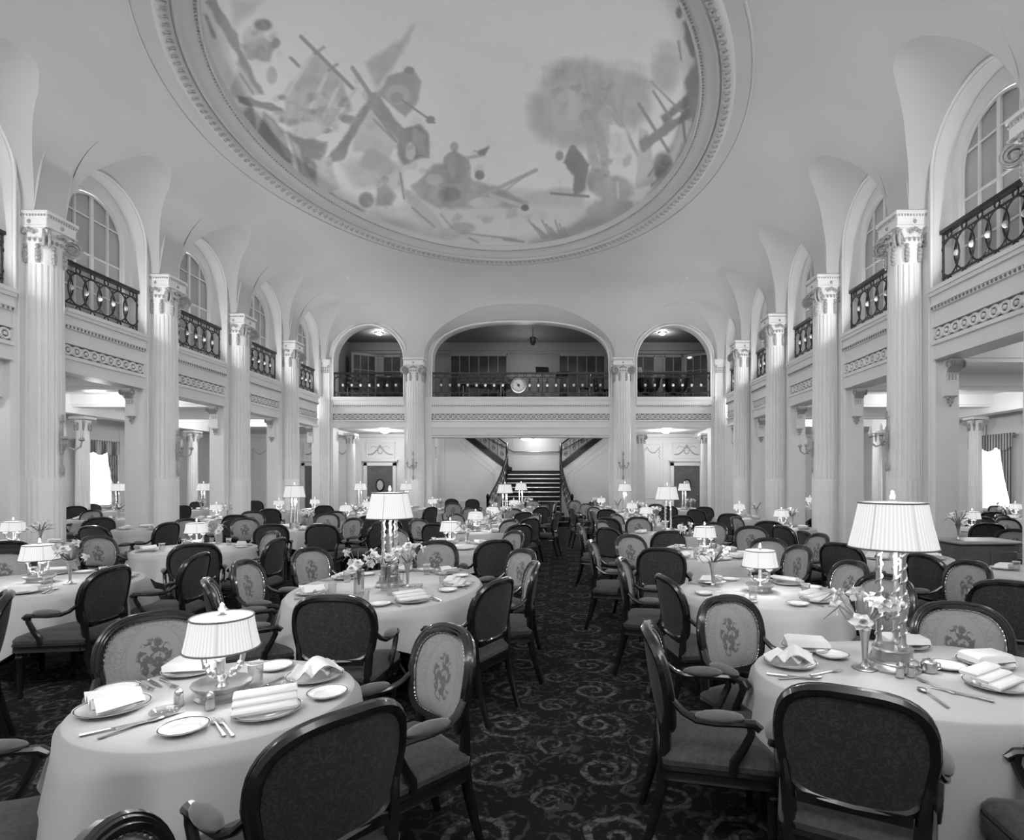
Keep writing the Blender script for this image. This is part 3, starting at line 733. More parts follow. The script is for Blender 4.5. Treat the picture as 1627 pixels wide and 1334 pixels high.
for (a, b), en in zip(BAYS, (9, 22, 9)):
    light('fill_uplight', ((a + b) / 2, YE - .04, ZB + .05), en, 'AREA', .7, (PI + .9, 0, 0), (b - a) * .5, .10)  # unseen fill lights, added to lift the end vault
# corner pilasters
for x, s in ((-8.62, 'left'), (5.74, 'right')):
    r = sroot('trim_%d' % tn); tn += 1
    m = MB(); pts = []
    n = 7
    pts = [(x - .2, YE), (x - .2, YE - .10)]
    for k in range(5):
        u = x - .16 + .32 * k / 5; pts += [(u + .012, YE - .10), (u + .02, YE - .08), (u + .044, YE - .08), (u + .052, YE - .10)]
    pts += [(x + .2, YE - .10), (x + .2, YE)]
    m.prism(pts, 'z', .1, 5.55); struct('pilaster_shaft', m, M_stone, r)
    m = MB(); m.rbox(x, YE - .06, 5.97, .46, .22, .14, .02); m.rbox(x, YE - .06, 5.86, .40, .18, .08, .01); m.rbox(x, YE - .05, 5.68, .36, .16, .30, .01); struct('pilaster_cap', m, M_stone, r)
    m = MB()
    for k in range(5):
        for z in (5.57, 5.64, 5.72): m.ball((x - .15 + .075 * k, YE - .135, z), .032, .02, .035, 6, 4)
    for sg in (-1, 1): m.ball((x + sg * .17, YE - .13, 5.78), .05, .03, .05, 8, 5)
    struct('leaf_trim', m, M_orn, r)

# ---- clock on the middle railing
ck = empty('wall_clock', 'round white clock with dark star hands on the middle gallery railing', 'clock', (-1.58, YE - .02, 5.11))
def disc(m, r, y0, y1, n=40): return m.loft([[(r * cos(2 * PI * k / n), y, r * sin(2 * PI * k / n)) for k in range(n)] for y in (y0, y1)])
disc(MB(), .215, -.03, .03).build('dial', M_face, ck)
m = MB(); m.tube([(.24 * cos(2 * PI * k / 40), -.02, .24 * sin(2 * PI * k / 40)) for k in range(40)], .035, 8, True); m.build('rim', M_orn, ck)
m = MB()
for k in range(12):
    a = PI / 6 * k; m.tube([(.165 * cos(a), -.035, .165 * sin(a)), (.20 * cos(a), -.035, .20 * sin(a))], .008, 4)
m.build('hour_marking', M_orn, ck)
for a, l, wd in ((2.2, .13, .016), (5.2, .10, .02)):
    m = MB(); m.tube([(0, -.045, 0), (l * cos(a), -.045, l * sin(a))], [wd, .004], 5); m.build('hand', M_dark, ck)
m = MB(); disc(m, .05, -.042, -.03, 12); m.build('hub', M_dark, ck)

# ---- gallery behind the arches
gal = MB()
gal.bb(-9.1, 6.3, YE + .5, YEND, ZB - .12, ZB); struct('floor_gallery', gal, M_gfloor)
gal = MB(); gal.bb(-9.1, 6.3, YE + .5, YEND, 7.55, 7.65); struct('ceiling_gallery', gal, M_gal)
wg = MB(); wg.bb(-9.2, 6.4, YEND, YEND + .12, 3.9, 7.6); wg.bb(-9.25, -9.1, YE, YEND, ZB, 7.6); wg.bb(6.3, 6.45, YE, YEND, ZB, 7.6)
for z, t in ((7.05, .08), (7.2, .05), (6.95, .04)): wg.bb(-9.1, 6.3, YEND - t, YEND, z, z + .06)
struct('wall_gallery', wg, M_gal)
def pwin(x, y, z0, z1, wd, nx, zs, rz=0.0, pm=None):
    global wn
    wn += 1; r = sroot('window_%d' % wn, (x, y, 0), rz)
    m = MB(); m.bb(-wd / 2, wd / 2, -.03, -.01, z0, z1); struct('pane', m, pm or M_dpane, r)
    m = MB(); b = .05
    for s in (-1, 1): m.bb(s * wd / 2 - b, s * wd / 2 + b, -.07, 0, z0, z1 + b)
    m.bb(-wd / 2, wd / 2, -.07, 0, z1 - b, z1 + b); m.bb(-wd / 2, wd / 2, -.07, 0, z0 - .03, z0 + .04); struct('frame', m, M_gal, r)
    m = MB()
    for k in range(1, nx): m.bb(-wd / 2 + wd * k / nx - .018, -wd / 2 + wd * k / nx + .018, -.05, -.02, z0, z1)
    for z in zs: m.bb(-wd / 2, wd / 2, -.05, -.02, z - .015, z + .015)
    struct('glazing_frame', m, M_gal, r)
pwin(-3.55, YEND, 4.9, 7.0, 2.45, 6, (6.05, 5.2)); pwin(.85, YEND, 4.9, 7.0, 2.0, 5, (6.05, 5.2))
pwin(-8.35, YEND - .3, ZB + .1, 6.95, .95, 3, (6.3, 5.6), .5); pwin(-7.25, YEND, ZB + .1, 6.95, .8, 2, (6.3, 5.6)); pwin(-6.1, YEND - .05, ZB + .5, 6.95, 1.0, 2, (6.3, 5.9))
pwin(5.7, YEND - .3, ZB + .1, 6.95, .95, 3, (6.3, 5.6), -.5); pwin(4.75, YEND, ZB + .1, 6.95, .8, 2, (6.3, 5.6)); pwin(3.45, YEND - .05, ZB + .5, 6.95, 1.0, 2, (6.3, 5.9))
def ceil_dish(x, y, z, r, label, group):
    o = empty('ceiling_light', label, 'light', (x, y, z), 0, group)
    m = MB(); m.lathe([(r, 0), (r * 1.02, -.03), (r * .9, -.04)], 24); m.build('rim', M_brass, o)
    m = MB(); m.lathe([(.01, -.10), (r * .5, -.088), (r * .85, -.05), (r * .9, -.02)], 24); m.build('glass_bowl', M_dish, o); return o
GL = 'glass bowl lights on the gallery ceiling'
ceil_dish(-7.3, 22.6, 7.55, .16, 'small round ceiling light in the left end gallery', GL); ceil_dish(4.0, 22.6, 7.55, .16, 'small round ceiling light in the right end gallery', GL)
# wall bracket lamp in the middle gallery
wl_ = empty('hanging_lantern', 'dark hanging lantern in the middle arch of the gallery', 'lamp', (-1.12, YE + 1.2, 7.55))
m = MB(); m.tube([(0, 0, 0), (0, 0, -.35)], .01, 5); m.tube([(.10 * cos(a), .10 * sin(a), -.40) for a in np.linspace(0, 2 * PI, 12, endpoint=False)], .012, 5, True); m.build('chain', M_iron, wl_)
m = MB(); m.lathe([(.02, -.36), (.12, -.42), (.10, -.62), (.03, -.70)], 12); m.build('lantern_body', M_drum, wl_)
for s in (-1, 1):
    m = MB(); m.tube([(0, 0, -.45), (s * .15, 0, -.42), (s * .2, 0, -.5)], .012, 5); m.build('lantern_arm', M_iron, wl_)

# piano, drums, stands on the gallery
pn = empty('grand_piano', 'black grand piano on the gallery left of the clock', 'piano', (-2.9, YE + 1.25, ZB))
def pianobody(z0, z1, g=0.0):
    o_ = [(-1.0, -.62), (.75, -.62), (.75, .70), (.3, .70), (-.1, .45), (-.7, .2), (-1.0, -.1), (-1.08, -.35)]
    return MB().prism([(x * (1 + g), y * (1 + g)) for x, y in o_], 'z', z0, z1)
pianobody(.58, .95).build('case', M_dark, pn); pianobody(.96, 1.0, .02).build('lid', M_dark, pn)
m = MB(); m.bb(.75, .98, -.62, .70, .60, .80); m.build('keyboard', M_dark, pn)
for x, y in ((.6, -.5), (.6, .55), (-.85, -.3)):
    m = MB(); m.lathe([(.04, 0), (.05, .06), (.045, .3), (.07, .58)], 10, (x, y, 0)); m.build('leg', M_dark, pn)
def drum(x, label):
    o = empty('kettledrum', label, 'drum', (x, YE + .95, ZB), 0, 'kettledrums on the right gallery')
    m = MB(); m.lathe([(.05, .22), (.22, .26), (.38, .38), (.46, .55), (.48, .78), (.49, .80)], 28); m.build('bowl', M_drum, o)
    m = MB(); m.lathe([(.49, .79), (.505, .80), (.505, .83), (.49, .84)], 28); m.build('hoop', M_iron, o)
    m = MB(); m.lathe([(.485, .835), (.48, .842), (.01, .843)], 28); m.build('drumhead', M_skin, o)
    for k in range(3):
        a = 2 * PI * k / 3 + .5; m = MB(); m.tube([(.5 * cos(a), .5 * sin(a), 0), (.35 * cos(a), .35 * sin(a), .36), (.5 * cos(a), .5 * sin(a), .8)], .02, 6); m.build('leg', M_iron, o)
drum(3.25, 'dark copper kettledrum on the right gallery, the left one of the pair'); drum(4.32, 'dark copper kettledrum on the right gallery, the right one of the pair')
def stand(x, y, rz, h, label):
    o = empty('music_stand', label, 'music stand', (x, y, ZB), rz, 'music stands on the gallery')
    for k in range(3):
        a = 2 * PI * k / 3; m = MB(); m.tube([(0, 0, .25), (.28 * cos(a), .28 * sin(a), .012)], .012, 5); m.build('leg', M_iron, o)
    m = MB(); m.tube([(0, 0, .24), (0, 0, h)], .012, 6); m.build('post', M_iron, o)
    m = MB(); m.box(0, 0, 0, .5, .02, .32); m.xf(Matrix.Translation((0, 0, h + .1)) @ Matrix.Rotation(-.5, 4, 'X')); m.build('desk', M_iron, o)
stand(-.75, YE + .9, .2, 1.05, 'music stand just right of the clock, its desk tilted above the railing'); stand(.0, YE + 1.3, -.3, .95, 'music stand right of the clock, low behind the gallery railing'); stand(2.95, YE + 1.9, .3, 1.25, 'music stand left of the kettledrums on the right gallery')
def plainchair(x, y, rz, label):
    o = empty('gallery_chair', label, 'chair', (x, y, ZB), rz, 'plain dark chairs on the gallery')
    for sx in (-.2, .2):
        for sy in (-.2, .2):
            m = MB(); m.box(sx, sy, .22, .04, .04, .44); m.build('leg', M_dark, o)
    m = MB(); m.rbox(0, 0, .46, .46, .46, .05, .015); m.build('seat', M_dark, o)
    m = MB()
    for s in (-.2, .2): m.tube([(s, -.2, .46), (s, -.26, 1.0)], .02, 6)
    for z in (.62, .78, .95): m.box(0, -.215 - (z - .46) * .11, z, .42, .02, .07)
    m.build('backrest', M_dark, o)
plainchair(.85, YE + .8, 1.5, 'dark slat-back chair on the gallery, closer to the clock on its right'); plainchair(1.52, YE + 1.35, -1.4, 'dark slat-back chair at the right end of the middle gallery')
plainchair(-7.9, YE + .8, .4, 'dark slat-back chair at the left end of the left gallery')
bx = empty('upright_case', 'black box case behind the railing of the left gallery', 'case', (-6.35, YE + .7, ZB))
m = MB(); m.rbox(0, 0, .45, 1.1, .5, .7, .02); m.build('case_body', M_dark, bx); m = MB(); m.rbox(0, 0, .82, 1.14, .54, .04, .012); m.build('case_lid', M_dark, bx)
for s in (-.5, .5):
    m = MB(); m.rbox(s, 0, .05, .08, .44, .1, .01); m.build('foot', M_dark, bx)

# ================================================================== LOBBY UNDER THE GALLERY
lb = MB()
lb.bb(OXL, -5.1, YEND, YEND + .15, 0, 3.9); lb.bb(2.0, OXR, YEND, YEND + .15, 0, 3.9)
lb.bb(OXL, -9.1, YEND - .02, YEND, 3.2, 3.9)
for xa, xb in ((-8.95, -8.55), (-6.9, -6.55), (2.75, 2.95), (4.3, 4.45)):
    lb.bb(xa, xb, YEND - .05, YEND, .1, 3.3)
for xa, xb, za, zb in ((-6.5, -5.3, .9, 3.1), (3.05, 4.2, .9, 3.2)):
    for q in ((xa, za, xb, za), (xb, za, xb, zb), (xb, zb, xa, zb), (xa, zb, xa, za)): lb.tube([(q[0], YEND, q[1]), (q[2], YEND, q[3])], .018, 6)
lb.bb(OXL, -5.1, YEND - .04, YEND, .62, .70); lb.bb(2.0, OXR, YEND - .04, YEND, .62, .70); lb.bb(OXL, -5.1, YEND - .05, YEND, 0, .16); lb.bb(2.0, OXR, YEND - .05, YEND, 0, .16)
struct('wall_lobby', lb, M_lobby)
m = MB(); m.bb(OXL, OXR, YE + .02, 26.5, 3.62, 3.9)
m.bb(-4.74, 1.72, YE + .02, YE + .42, 3.22, 3.62); m.bb(-4.74, 1.72, YE - .05, YE + .02, 3.3, 3.34)
for xx in (-8.9, -5.3, 2.2, 5.8): m.bb(xx - .2, xx + .2, YE + .5, YEND, 3.45, 3.62)
for za, tt in ((3.40, .06), (3.5, .12), (3.56, .18)):
    m.bb(OXL, -5.1, YEND - tt, YEND, za, za + .07); m.bb(2.0, OXR, YEND - tt, YEND, za, za + .07)
struct('ceiling_lobby', m, M_lobby)
ceil_dish(-1.3, YE + .24, 3.22, .26, 'round ceiling light on the beam above the staircase', None)
dn = 0
def door(x, y, rz=0.0):
    global dn, tn
    dn += 1; r = sroot('door_%d' % dn, (x, y, 0), rz)
    m = MB(); m.bb(-.54, .54, -.06, -.01, 0, 2.28); struct('door_leaf', m, M_door, r)
    m = MB()
    for s in (-1, 1):
        m.bb(s * .27 - .2, s * .27 + .2, -.075, -.05, .2, .85)
    struct('door_panel', m, M_door, r)
    m = MB(); m.tube([(.0 + .16 * cos(2 * PI * k / 24), -.07, 1.45 + .24 * sin(2 * PI * k / 24)) for k in range(24)], .035, 8, True); struct('oval_frame', m, M_dark, r)
    m = MB(); m.loft([[(.15 * cos(2 * PI * k / 24), yy, 1.45 + .23 * sin(2 * PI * k / 24)) for k in range(24)] for yy in (-.085, -.05)]); struct('oval_glass', m, M_pane, r)
    m = MB(); m.ball((.45, -.1, 1.05), .035); struct('door_knob', m, M_brass, r)
    m = MB()
    for s in (-1, 1): m.bb(s * .62 - .07, s * .62 + .07, -.12, 0, 0, 2.40)
    m.bb(-.69, .69, -.12, 0, 2.28, 2.40); m.bb(-.75, .75, -.16, 0, 2.46, 2.54); m.bb(-.62, .62, -.05, 0, 2.40, 3.3)
    for q in ((-.58, 2.6, .58, 2.6), (.58, 2.6, .58, 3.25), (.58, 3.25, -.58, 3.25), (-.58, 3.25, -.58, 2.6)): m.tube([(q[0], -.05, q[1]), (q[2], -.05, q[3])], .022, 6)
    struct('door_case', m, M_lobby, r)
    m = MB()
    for s in (-1, 1):
        pts = [(s * (.05 + .45 * t), -.07, 3.08 - .32 * t - .10 * sin(PI * t)) for t in [k / 10 for k in range(11)]]
        for p in pts: m.ball(p, .035, .02, .032, 6, 4)
        m.tube([(s * .1, -.06, 3.05), (s * .3, -.06, 3.12), (s * .42, -.06, 3.02)], .012, 5)
    for k in range(10): m.ball((.1 * cos(k * .63), -.07, 2.92 + .13 * sin(k * .63)), .03, .02, .03, 6, 4)
    m.ball((0, -.08, 3.13), .05, .03, .04)
    struct('garland_trim', m, M_orn, r)
door(-7.75, YEND); door(5.31, YEND); door(-10.4, YEND)
# relief festoons on the lobby wall panels
m = MB()
for xa, xb, z in ((3.1, 4.15, 3.05), (-6.5, -5.4, 3.05), (-13.2, -12.0, 3.0), (8.2, 9.4, 3.0), (-9.6, -8.7, 3.0)):
    for h in (0, 1):
        c0 = xa + (xb - xa) * h / 2; c1 = xa + (xb - xa) * (h + 1) / 2
        for k in range(12):
            t = k / 11; m.ball((c0 + (c1 - c0) * t, YEND - .03, z - .22 * sin(PI * t)), .026, .02, .026, 5, 3)
    for xx in (xa, xb):
        for k in range(7): m.ball((xx + .02 * (-1) ** k, YEND - .03, z - .07 * k), .022, .02, .026, 5, 3)
struct('trim_%d' % tn, m, M_orn); tn += 1
# small lobby and aisle columns
def small_column(name):
    o = empty(name, 'x', 'column'); R = .17
    m = MB(); m.rbox(0, 0, .06, .46, .46, .12, .01); m.lathe([(.22, .12), (.23, .17), (.19, .24)], 28); m.build('plinth', M_stone, o)
    m = MB(); m.lathe([(R, .24), (R - .002, 1.5), (R - .02, 3.08)], 96, flute=lambda r, z, a: r * (1 - .07 * max(0, cos(a * 16)))); m.build('fluted_shaft', M_stone, o)
    m = MB(); m.lathe([(.155, 3.06), (.16, 3.2), (.20, 3.34)], 24); m.rbox(0, 0, 3.40, .44, .44, .08, .01); m.build('capital_bell', M_stone, o)
    m = MB()
    for k in range(4):
        a = PI / 4 + PI / 2 * k
        m.tube([((.23 + .075 * (1 - t) * cos(th)) * cos(a), (.23 + .075 * (1 - t) * cos(th)) * sin(a), 3.28 - .075 * (1 - t) * sin(th)) for t, th in [(i / 18, -PI / 2 + i / 18 * 3.5 * PI) for i in range(19)]], .028, 6)
    for k in range(8):
        a = PI / 4 * k
        for z, s in ((3.24, .035), (3.18, .04), (3.12, .035), (3.07, .028)): m.ball((.17 * cos(a), .17 * sin(a), z), s, s, s, 6, 4)
    m.build('ornament_trim', M_orn, o); return o
scp = small_column('small_column'); GS = 'small columns under the galleries'
for loc, lab in (((-13.37, 15.8, 0), 'small white column in the left aisle, seen between first and second nave columns'), ((-13.3, 20.4, 0), 'small white column in the left aisle, seen past the second nave column'),
                 ((11.6, 15.9, 0), 'small white column in the right aisle near the curtained window'), ((11.4, 20.5, 0), 'small white column in the right aisle, seen past the first nave column'),
                 ((-8.05, 21.6, 0), 'small white column left of the left lobby door'), ((3.0, 21.6, 0), 'small white column in the lobby, just right of the right wide column'), ((5.45, 21.6, 0), 'small white column just right of the right lobby door')):
    place(scp, loc, 0, lab, GS)

# ---- staircase
SX, SW, SY, TR, RI, NS = -1.15, 1.06, 20.32, .28, .172, 12
st = empty('staircase', 'dark carpeted staircase with pale nosings, dividing at a landing', 'staircase', (SX, SY, 0))
for k in range(NS):
    y0_, y1_ = TR * k, TR * (k + 1) + (.0 if k < NS - 1 else .0)
    e = .35 if k == 0 else .18 if k == 1 else 0
    m = MB(); m.bb(-SW - (.05 if k < 2 else 0), SW + e, y0_, TR * NS, RI * k, RI * (k + 1) - .012); m.build('step', M_step, st)
    if k < NS - 1:
        m = MB(); m.bb(-SW - (.05 if k < 2 else 0), SW + e, y0_ - .03, y0_ + .05, RI * (k + 1) - .012, RI * (k + 1) + .022); m.build('nosing', M_brass, st)
HL = RI * NS; YL = TR * NS
m = MB(); m.bb(-3.3, 3.3, YL, YL + 1.4, HL - .15, HL + .0); m.build('landing', M_step, st)
def panel(m, pts, y0_, y1_): m.prism(pts, 'y', y0_, y1_)
for s, nm in ((-1, 'left'), (1, 'right')):
    # string of the central flight
    m = MB(); m.prism([(0, .0), (0, .25), (YL, HL + .25), (YL, HL - .25), (.5, 0)], 'x', s * (SW + .01), s * (SW + .07)) ; m.build('string', M_dark, st)
    # upper flight: slanted dark string and pale spandrel wall below it
    yq = YL - .55
    slope = .76
    a0, a1 = SW + .06, SW + 2.6
    m = MB(); m.prism([(s * a0, HL + .02), (s * a0, HL + .30), (s * a1, HL + .30 + (a1 - a0) * slope), (s * a1, HL + .02 + (a1 - a0) * slope)], 'y', yq - .03, yq + .08); m.build('upper_string', M_dark, st)
    m = MB(); m.prism([(s * a0, 0), (s * a0, HL + .02), (s * a1, HL + .02 + (a1 - a0) * slope), (s * 3.75, HL + .02 + (a1 - a0) * slope), (s * 3.75, 0)], 'y', yq, yq + .08)
    m.tube([(s * (a0 + .5), yq, .8), (s * (a0 + .5), yq, HL - .15), (s * (a1 - .2), yq, HL - .15 + (a1 - a0 - .7) * slope), (s * (a1 + .0), yq, HL - .15 + (a1 - a0 - .7) * slope), (s * (a1 + .0), yq, .8), (s * (a0 + .5), yq, .8)], .018, 6)
    m.tube([(s * (a0 + .05), yq, HL - .35), (s * (a0 + .5), yq, HL - .15 + .2), (s * a1, yq, HL - .2 + (a1 - a0) * slope)], .015, 6)
    m.box(s * 2.4, yq - .01, .55, 2.7, .03, .06); m.bb(*sorted((s * a0, s * 3.75)), yq - .03, yq, 0, .14)
    m.build('spandrel_panel', M_lobby, st)
    for k in range(9):
        xa = SW + .28 * k; m = MB(); m.bb(*sorted((s * xa, s * 3.7)), YL - .45, YL + 1.4, HL + RI * k, HL + RI * (k + 1)); m.build('upper_step', M_step, st)
    # balustrades: handrail, posts and scroll ironwork
    def balus(path, h, name, nsc):
        P = [Vector(p) for p in path]; m = MB(); m.tube([tuple(p + Vector((0, 0, h))) for p in P], .03, 8); hr = m.build(name, M_brass if False else M_dark, st)
        m = MB(); m.tube([tuple(p + Vector((0, 0, .06))) for p in P], .012, 5); m.tube([tuple(p + Vector((0, 0, h - .1))) for p in P], .012, 5)
        seg = [0]
        for i in range(1, len(P)): seg.append(seg[-1] + (P[i] - P[i - 1]).length)
        def at(t):
            q = t * seg[-1]
            for i in range(1, len(P)):
                if q <= seg[i] + 1e-6:
                    f = (q - seg[i - 1]) / max(1e-6, seg[i] - seg[i - 1]); return P[i - 1].lerp(P[i], f)
            return P[-1]
        du = .5 / nsc
        for k in range(nsc):
            t = (k + .5) / nsc; p = at(t); a = at(max(0, t - du)); b = at(min(1, t + du)); d = (b - a) * .5
            for sg in (-1, 1):
                pts = []
                for i in range(16):
                    th = i / 15 * 3.2 * PI; rr_ = .42 * (1 - i / 18)
                    pts.append(tuple(p + d * (rr_ * cos(th) * sg) + Vector((0, 0, h * .5 + sg * h * .18 + rr_ * .5 * h * .8 * sin(th)))))
                m.tube(pts, .011, 4)
            m.tube([tuple(a + Vector((0, 0, .06))), tuple(a + Vector((0, 0, h - .1)))], .012, 5)
        o = m.build('scroll_lattice', M_iron, st); o.parent = hr
    xs_ = SW + .03
    fl = [(s * (xs_ + .42 * (1 - t) ** 2.2), YL * t - .02, HL * t + .02 + .12 * (t > .05)) for t in [i / 12 for i in range(13)]]
    fl[-1] = (s * xs_, YL - .55, HL * .86 + .12); fl[-2] = (s * xs_, YL - .75, HL * .80 + .12)
    balus(fl, .85, 'lower_handrail', 9)
    up = [(s * (xs_ + .05 + t), yq - .0, HL + .28 + t * slope) for t in (0, .6, 1.2, 1.8, 2.4)]
    balus(up, .8, 'upper_handrail', 7)
    m = MB(); m.tube([(s * (xs_), yq, HL + .0), (s * xs_, yq, HL + 1.12)], [.045, .04], 8); m.build('newel_post', M_dark, st)
    m = MB(); m.lathe([(.06, 0), (.07, .08), (.05, .14), (.05, .85), (.07, .9), (.04, .97), (.01, 1.0)], 10, (s * (xs_ + .42), -.04, .18 if s < 0 else .18)); m.build('newel_post', M_dark, st)
# wall rail behind the landing
m = MB(); m.tube([(-2.4, YL + 1.0, HL + 1.6), (-1.0, YL + 1.32, HL + .85), (1.0, YL + 1.32, HL + .85), (2.4, YL + 1.0, HL + 1.6)], .03, 8); m.build('wall_rail', M_brass, st)
m = MB(); m.bb(-5.4, 2.9, SY + YL + 1.42, SY + YL + 1.55, 0, 4.2)
m.bb(-5.2, -4.9, YEND - .6, 26, 0, 3.9); m.bb(2.6, 2.75, YEND - .6, 26, 0, 3.9)
for xx in (-2.15, -1.15 - .0, -.15): m.bb(xx - .015, xx + .015, SY + YL + 1.40, SY + YL + 1.43, HL + .2, 3.7)
struct('wall_stair', m, M_lobby)

# ================================================================== SIDE AISLES
for sgn, XF, OX, side in ((-1, XL - .40, OXL, 'left'), (1, XR + .40, OXR, 'right')):
    m = MB(); a, b = sorted((XF - sgn * .1, OX + sgn * .2)); m.bb(a, b, YB, YE + .1, 3.92, 4.02)
    for y in YC[1:]: m.bb(a, b, y - .22, y + .22, 3.66, 3.93); m.bb(a, b, y - .16, y + .16, 3.60, 3.66)
    xm = -13.1 if sgn < 0 else 11.5
    m.bb(xm - .2, xm + .2, YB, YE + .1, 3.44, 3.93)
    for y in YC[1:]:
        for q in (.5, .62):
            m.bb(a, b, y + .22, y + .22 + .1, 3.93 - .12 * (q == .5), 3.93)
    struct('ceiling_' + side, m, M_wall)
    m = MB(); m.bb(*sorted((OX, OX + sgn * .25)), YB, 26, 0, 4.0)
    m.bb(*sorted((OX, OX - sgn * .04)), YB, 24, .62, .70); m.bb(*sorted((OX, OX - sgn * .05)), YB, 24, 0, .16)
    for y in np.arange(5.0, 24, 1.45): m.bb(*sorted((OX, OX - sgn * .03)), y - .06, y + .06, .7, 3.4)
    struct('wall_outer_' + side, m, M_lobby)
    wys = (18.35, 14.2, 9.9) if sgn < 0 else (16.15, 12.3, 20.5)
    for k, y in enumerate(wys):
        wn += 1; r = sroot('window_%d' % wn, (OX - sgn * .02, y, 0), PI / 2 * -sgn)
        # local x runs along the wall, local +y away from the room
        m = MB(); m.bb(-.62, .62, -.02, .0, .85, 2.72); struct('pane', m, M_day, r)
        m = MB()
        for s in (-1, 1): m.bb(s * .66 - .05, s * .66 + .05, -.10, .0, .8, 2.8)
        m.bb(-.7, .7, -.1, 0, 2.72, 2.82); m.bb(-.75, .75, -.16, 0, .78, .86); struct('frame', m, M_lobby, r)
        wh = ('farthest', 'middle', 'nearest')[k] if sgn < 0 else ('middle', 'nearest', 'farthest')[k]
        cu = empty('curtain', 'striped curtains and scalloped pelmet on the %s window of the %s aisle' % (wh, side), 'curtain', (OX - sgn * .14, y, 0), PI / 2 * -sgn, 'striped window curtains')
        def sheet(fx0, fx1, z1, z0, n=40, amp=.03):
            rows = []
            for i in range(14):
                t = i / 13; z = z1 + (z0 - z1) * t
                rows.append([(fx0(t) + (fx1(t) - fx0(t)) * j / n, -.05 + amp * sin(j * 1.35) * (.4 + .6 * t), z) for j in range(n + 1)])
            m = MB().grid(rows); m.grid([[(p[0], p[1] + .012, p[2]) for p in rr_] for rr_ in rows]); return m
        for s in (-1, 1):
            f0 = lambda t, s=s: s * .78; f1 = lambda t, s=s: s * (.34 + .40 * min(1, t * 1.15) ** 1.6) if t < .87 else s * (.66 + .02)
            sheet(f0, f1, 2.85, .75).build('drape', M_curtain, cu)
        m = MB(); rows = []
        for j in range(49):
            u = -.82 + 1.64 * j / 48; lo = 2.58 - .10 * abs(sin(PI * (j / 48) * 3)) ; rows.append([(u, -.10 + .012 * sin(j * 1.6), 2.93), (u, -.10 + .02 * sin(j * 1.6), lo)])
        m.grid(rows); m.bb(-.82, .82, -.1, .02, 2.92, 2.96); m.build('pelmet', M_curtain, cu)
GA = 'glass bowl lights on the aisle ceilings'
for x, y, lab in ((9.3, 13.6, 'bright bowl ceiling light in the right aisle, the nearest'), (9.3, 19.3, 'bright bowl ceiling light in the right aisle, the farthest'), (9.3, 8.0, 'bright bowl ceiling light in the right aisle beside the first column'),
               (-11.2, 8.0, 'bright bowl ceiling light in the left aisle beside the first column'), (-11.2, 13.6, 'bright bowl ceiling light in the left aisle, past the first column'), (-11.2, 19.3, 'bright bowl ceiling light in the left aisle, the farthest')):
    ceil_dish(x, y, 3.92, .22, lab, GA)
    light('aisle_light', (x, y, 3.45), 80, 'POINT', .12)
ceil_dish(-7.0, 22.4, 3.62, .2, 'bowl ceiling light before the left lobby door', GA); light('lobby_light', (-7.0, 22.2, 3.4), 70, 'POINT', .12)
ceil_dish(4.1, 22.4, 3.62, .2, 'bowl ceiling light before the right lobby door', GA); light('lobby_light', (4.1, 22.2, 3.4), 70, 'POINT', .12)
light('lobby_light', (-1.3, 22.0, 3.35), 60, 'POINT', .12); light('stair_light', (-1.2, 24.3, 3.5), 16, 'POINT', .12)
light('gallery_light', (-7.3, 22.6, 7.35), 20, 'POINT', .1); light('gallery_light', (4.0, 22.6, 7.35), 20, 'POINT', .1); light('gallery_light', (-1.5, 22.9, 6.5), 16, 'POINT', .1)  # the middle one is an added fill without a fixture

# ---- sconces
def sconce(loc, rz, label):
    o = empty('wall_sconce', label, 'sconce', loc, rz, 'candle wall sconces on the columns')     # local +y is out of the wall
    m = MB(); m.tube([(0, .02, -.42), (0, .02, .45)], .014, 6); m.rbox(0, .02, 0, .07, .03, .34, .01)
    m.ball((0, .03, .43), .03, .02, .06); m.ball((0, .03, -.44), .045, .02, .09, 8, 5); m.ball((0, .03, .18), .04, .02, .05); m.tube([(-.04, .02, .36), (0, .03, .42), (.04, .02, .36)], .012, 5)
    m.build('backplate', M_orn, o)
    for s in (-1, 1):
        m = MB(); pts = [(s * .02, .03, .02), (s * .05, .08, -.07), (s * .10, .15, -.10), (s * .15, .20, -.04), (s * .16, .21, .05)]; m.tube(pts, .016, 6); m.ball((s * .06, .07, -.02), .022); a = m.build('arm', M_orn, o)
        m = MB(); m.lathe([(.02, 0), (.05, .02), (.035, .05), (.03, .06)], 12, (s * .16, .21, .05)); m.build('drip_pan', M_orn, o)
        m = MB(); m.lathe([(.022, 0), (.022, .10), (.012, .13), (.002, .16)], 10, (s * .16, .21, .10)); m.build('candle', M_boss, o)
    return o
scn = sconce((0, 0, 0), 0, 'x'); GQ = 'candle wall sconces on the columns'
for k in range(0, 2): place(scn, (XL + .385, YC[k + 3], 2.28), -PI / 2, 'two-armed candle sconce on the %s column from the camera on the left' % ORD[k], GQ)
for k in range(0, 2): place(scn, (XR - .465, YC[k + 3], 2.34), PI / 2, 'two-armed candle sconce on the %s column from the camera on the right' % ORD[k], GQ)
place(scn, (-5.28, YE - .49, 2.2), PI, 'two-armed candle sconce on the wide column left of the stairs', GQ)
place(scn, (2.17, YE - .49, 2.2), PI, 'two-armed candle sconce on the wide column right of the stairs', GQ)
# ================================================================== FURNITURE
TH = .742
def tp(px, py, z=TH):            # photo measurement of a point on a level plane
    Y = F * (CH - z) / (py - VY); return ((px - VX) * Y / F, Y)

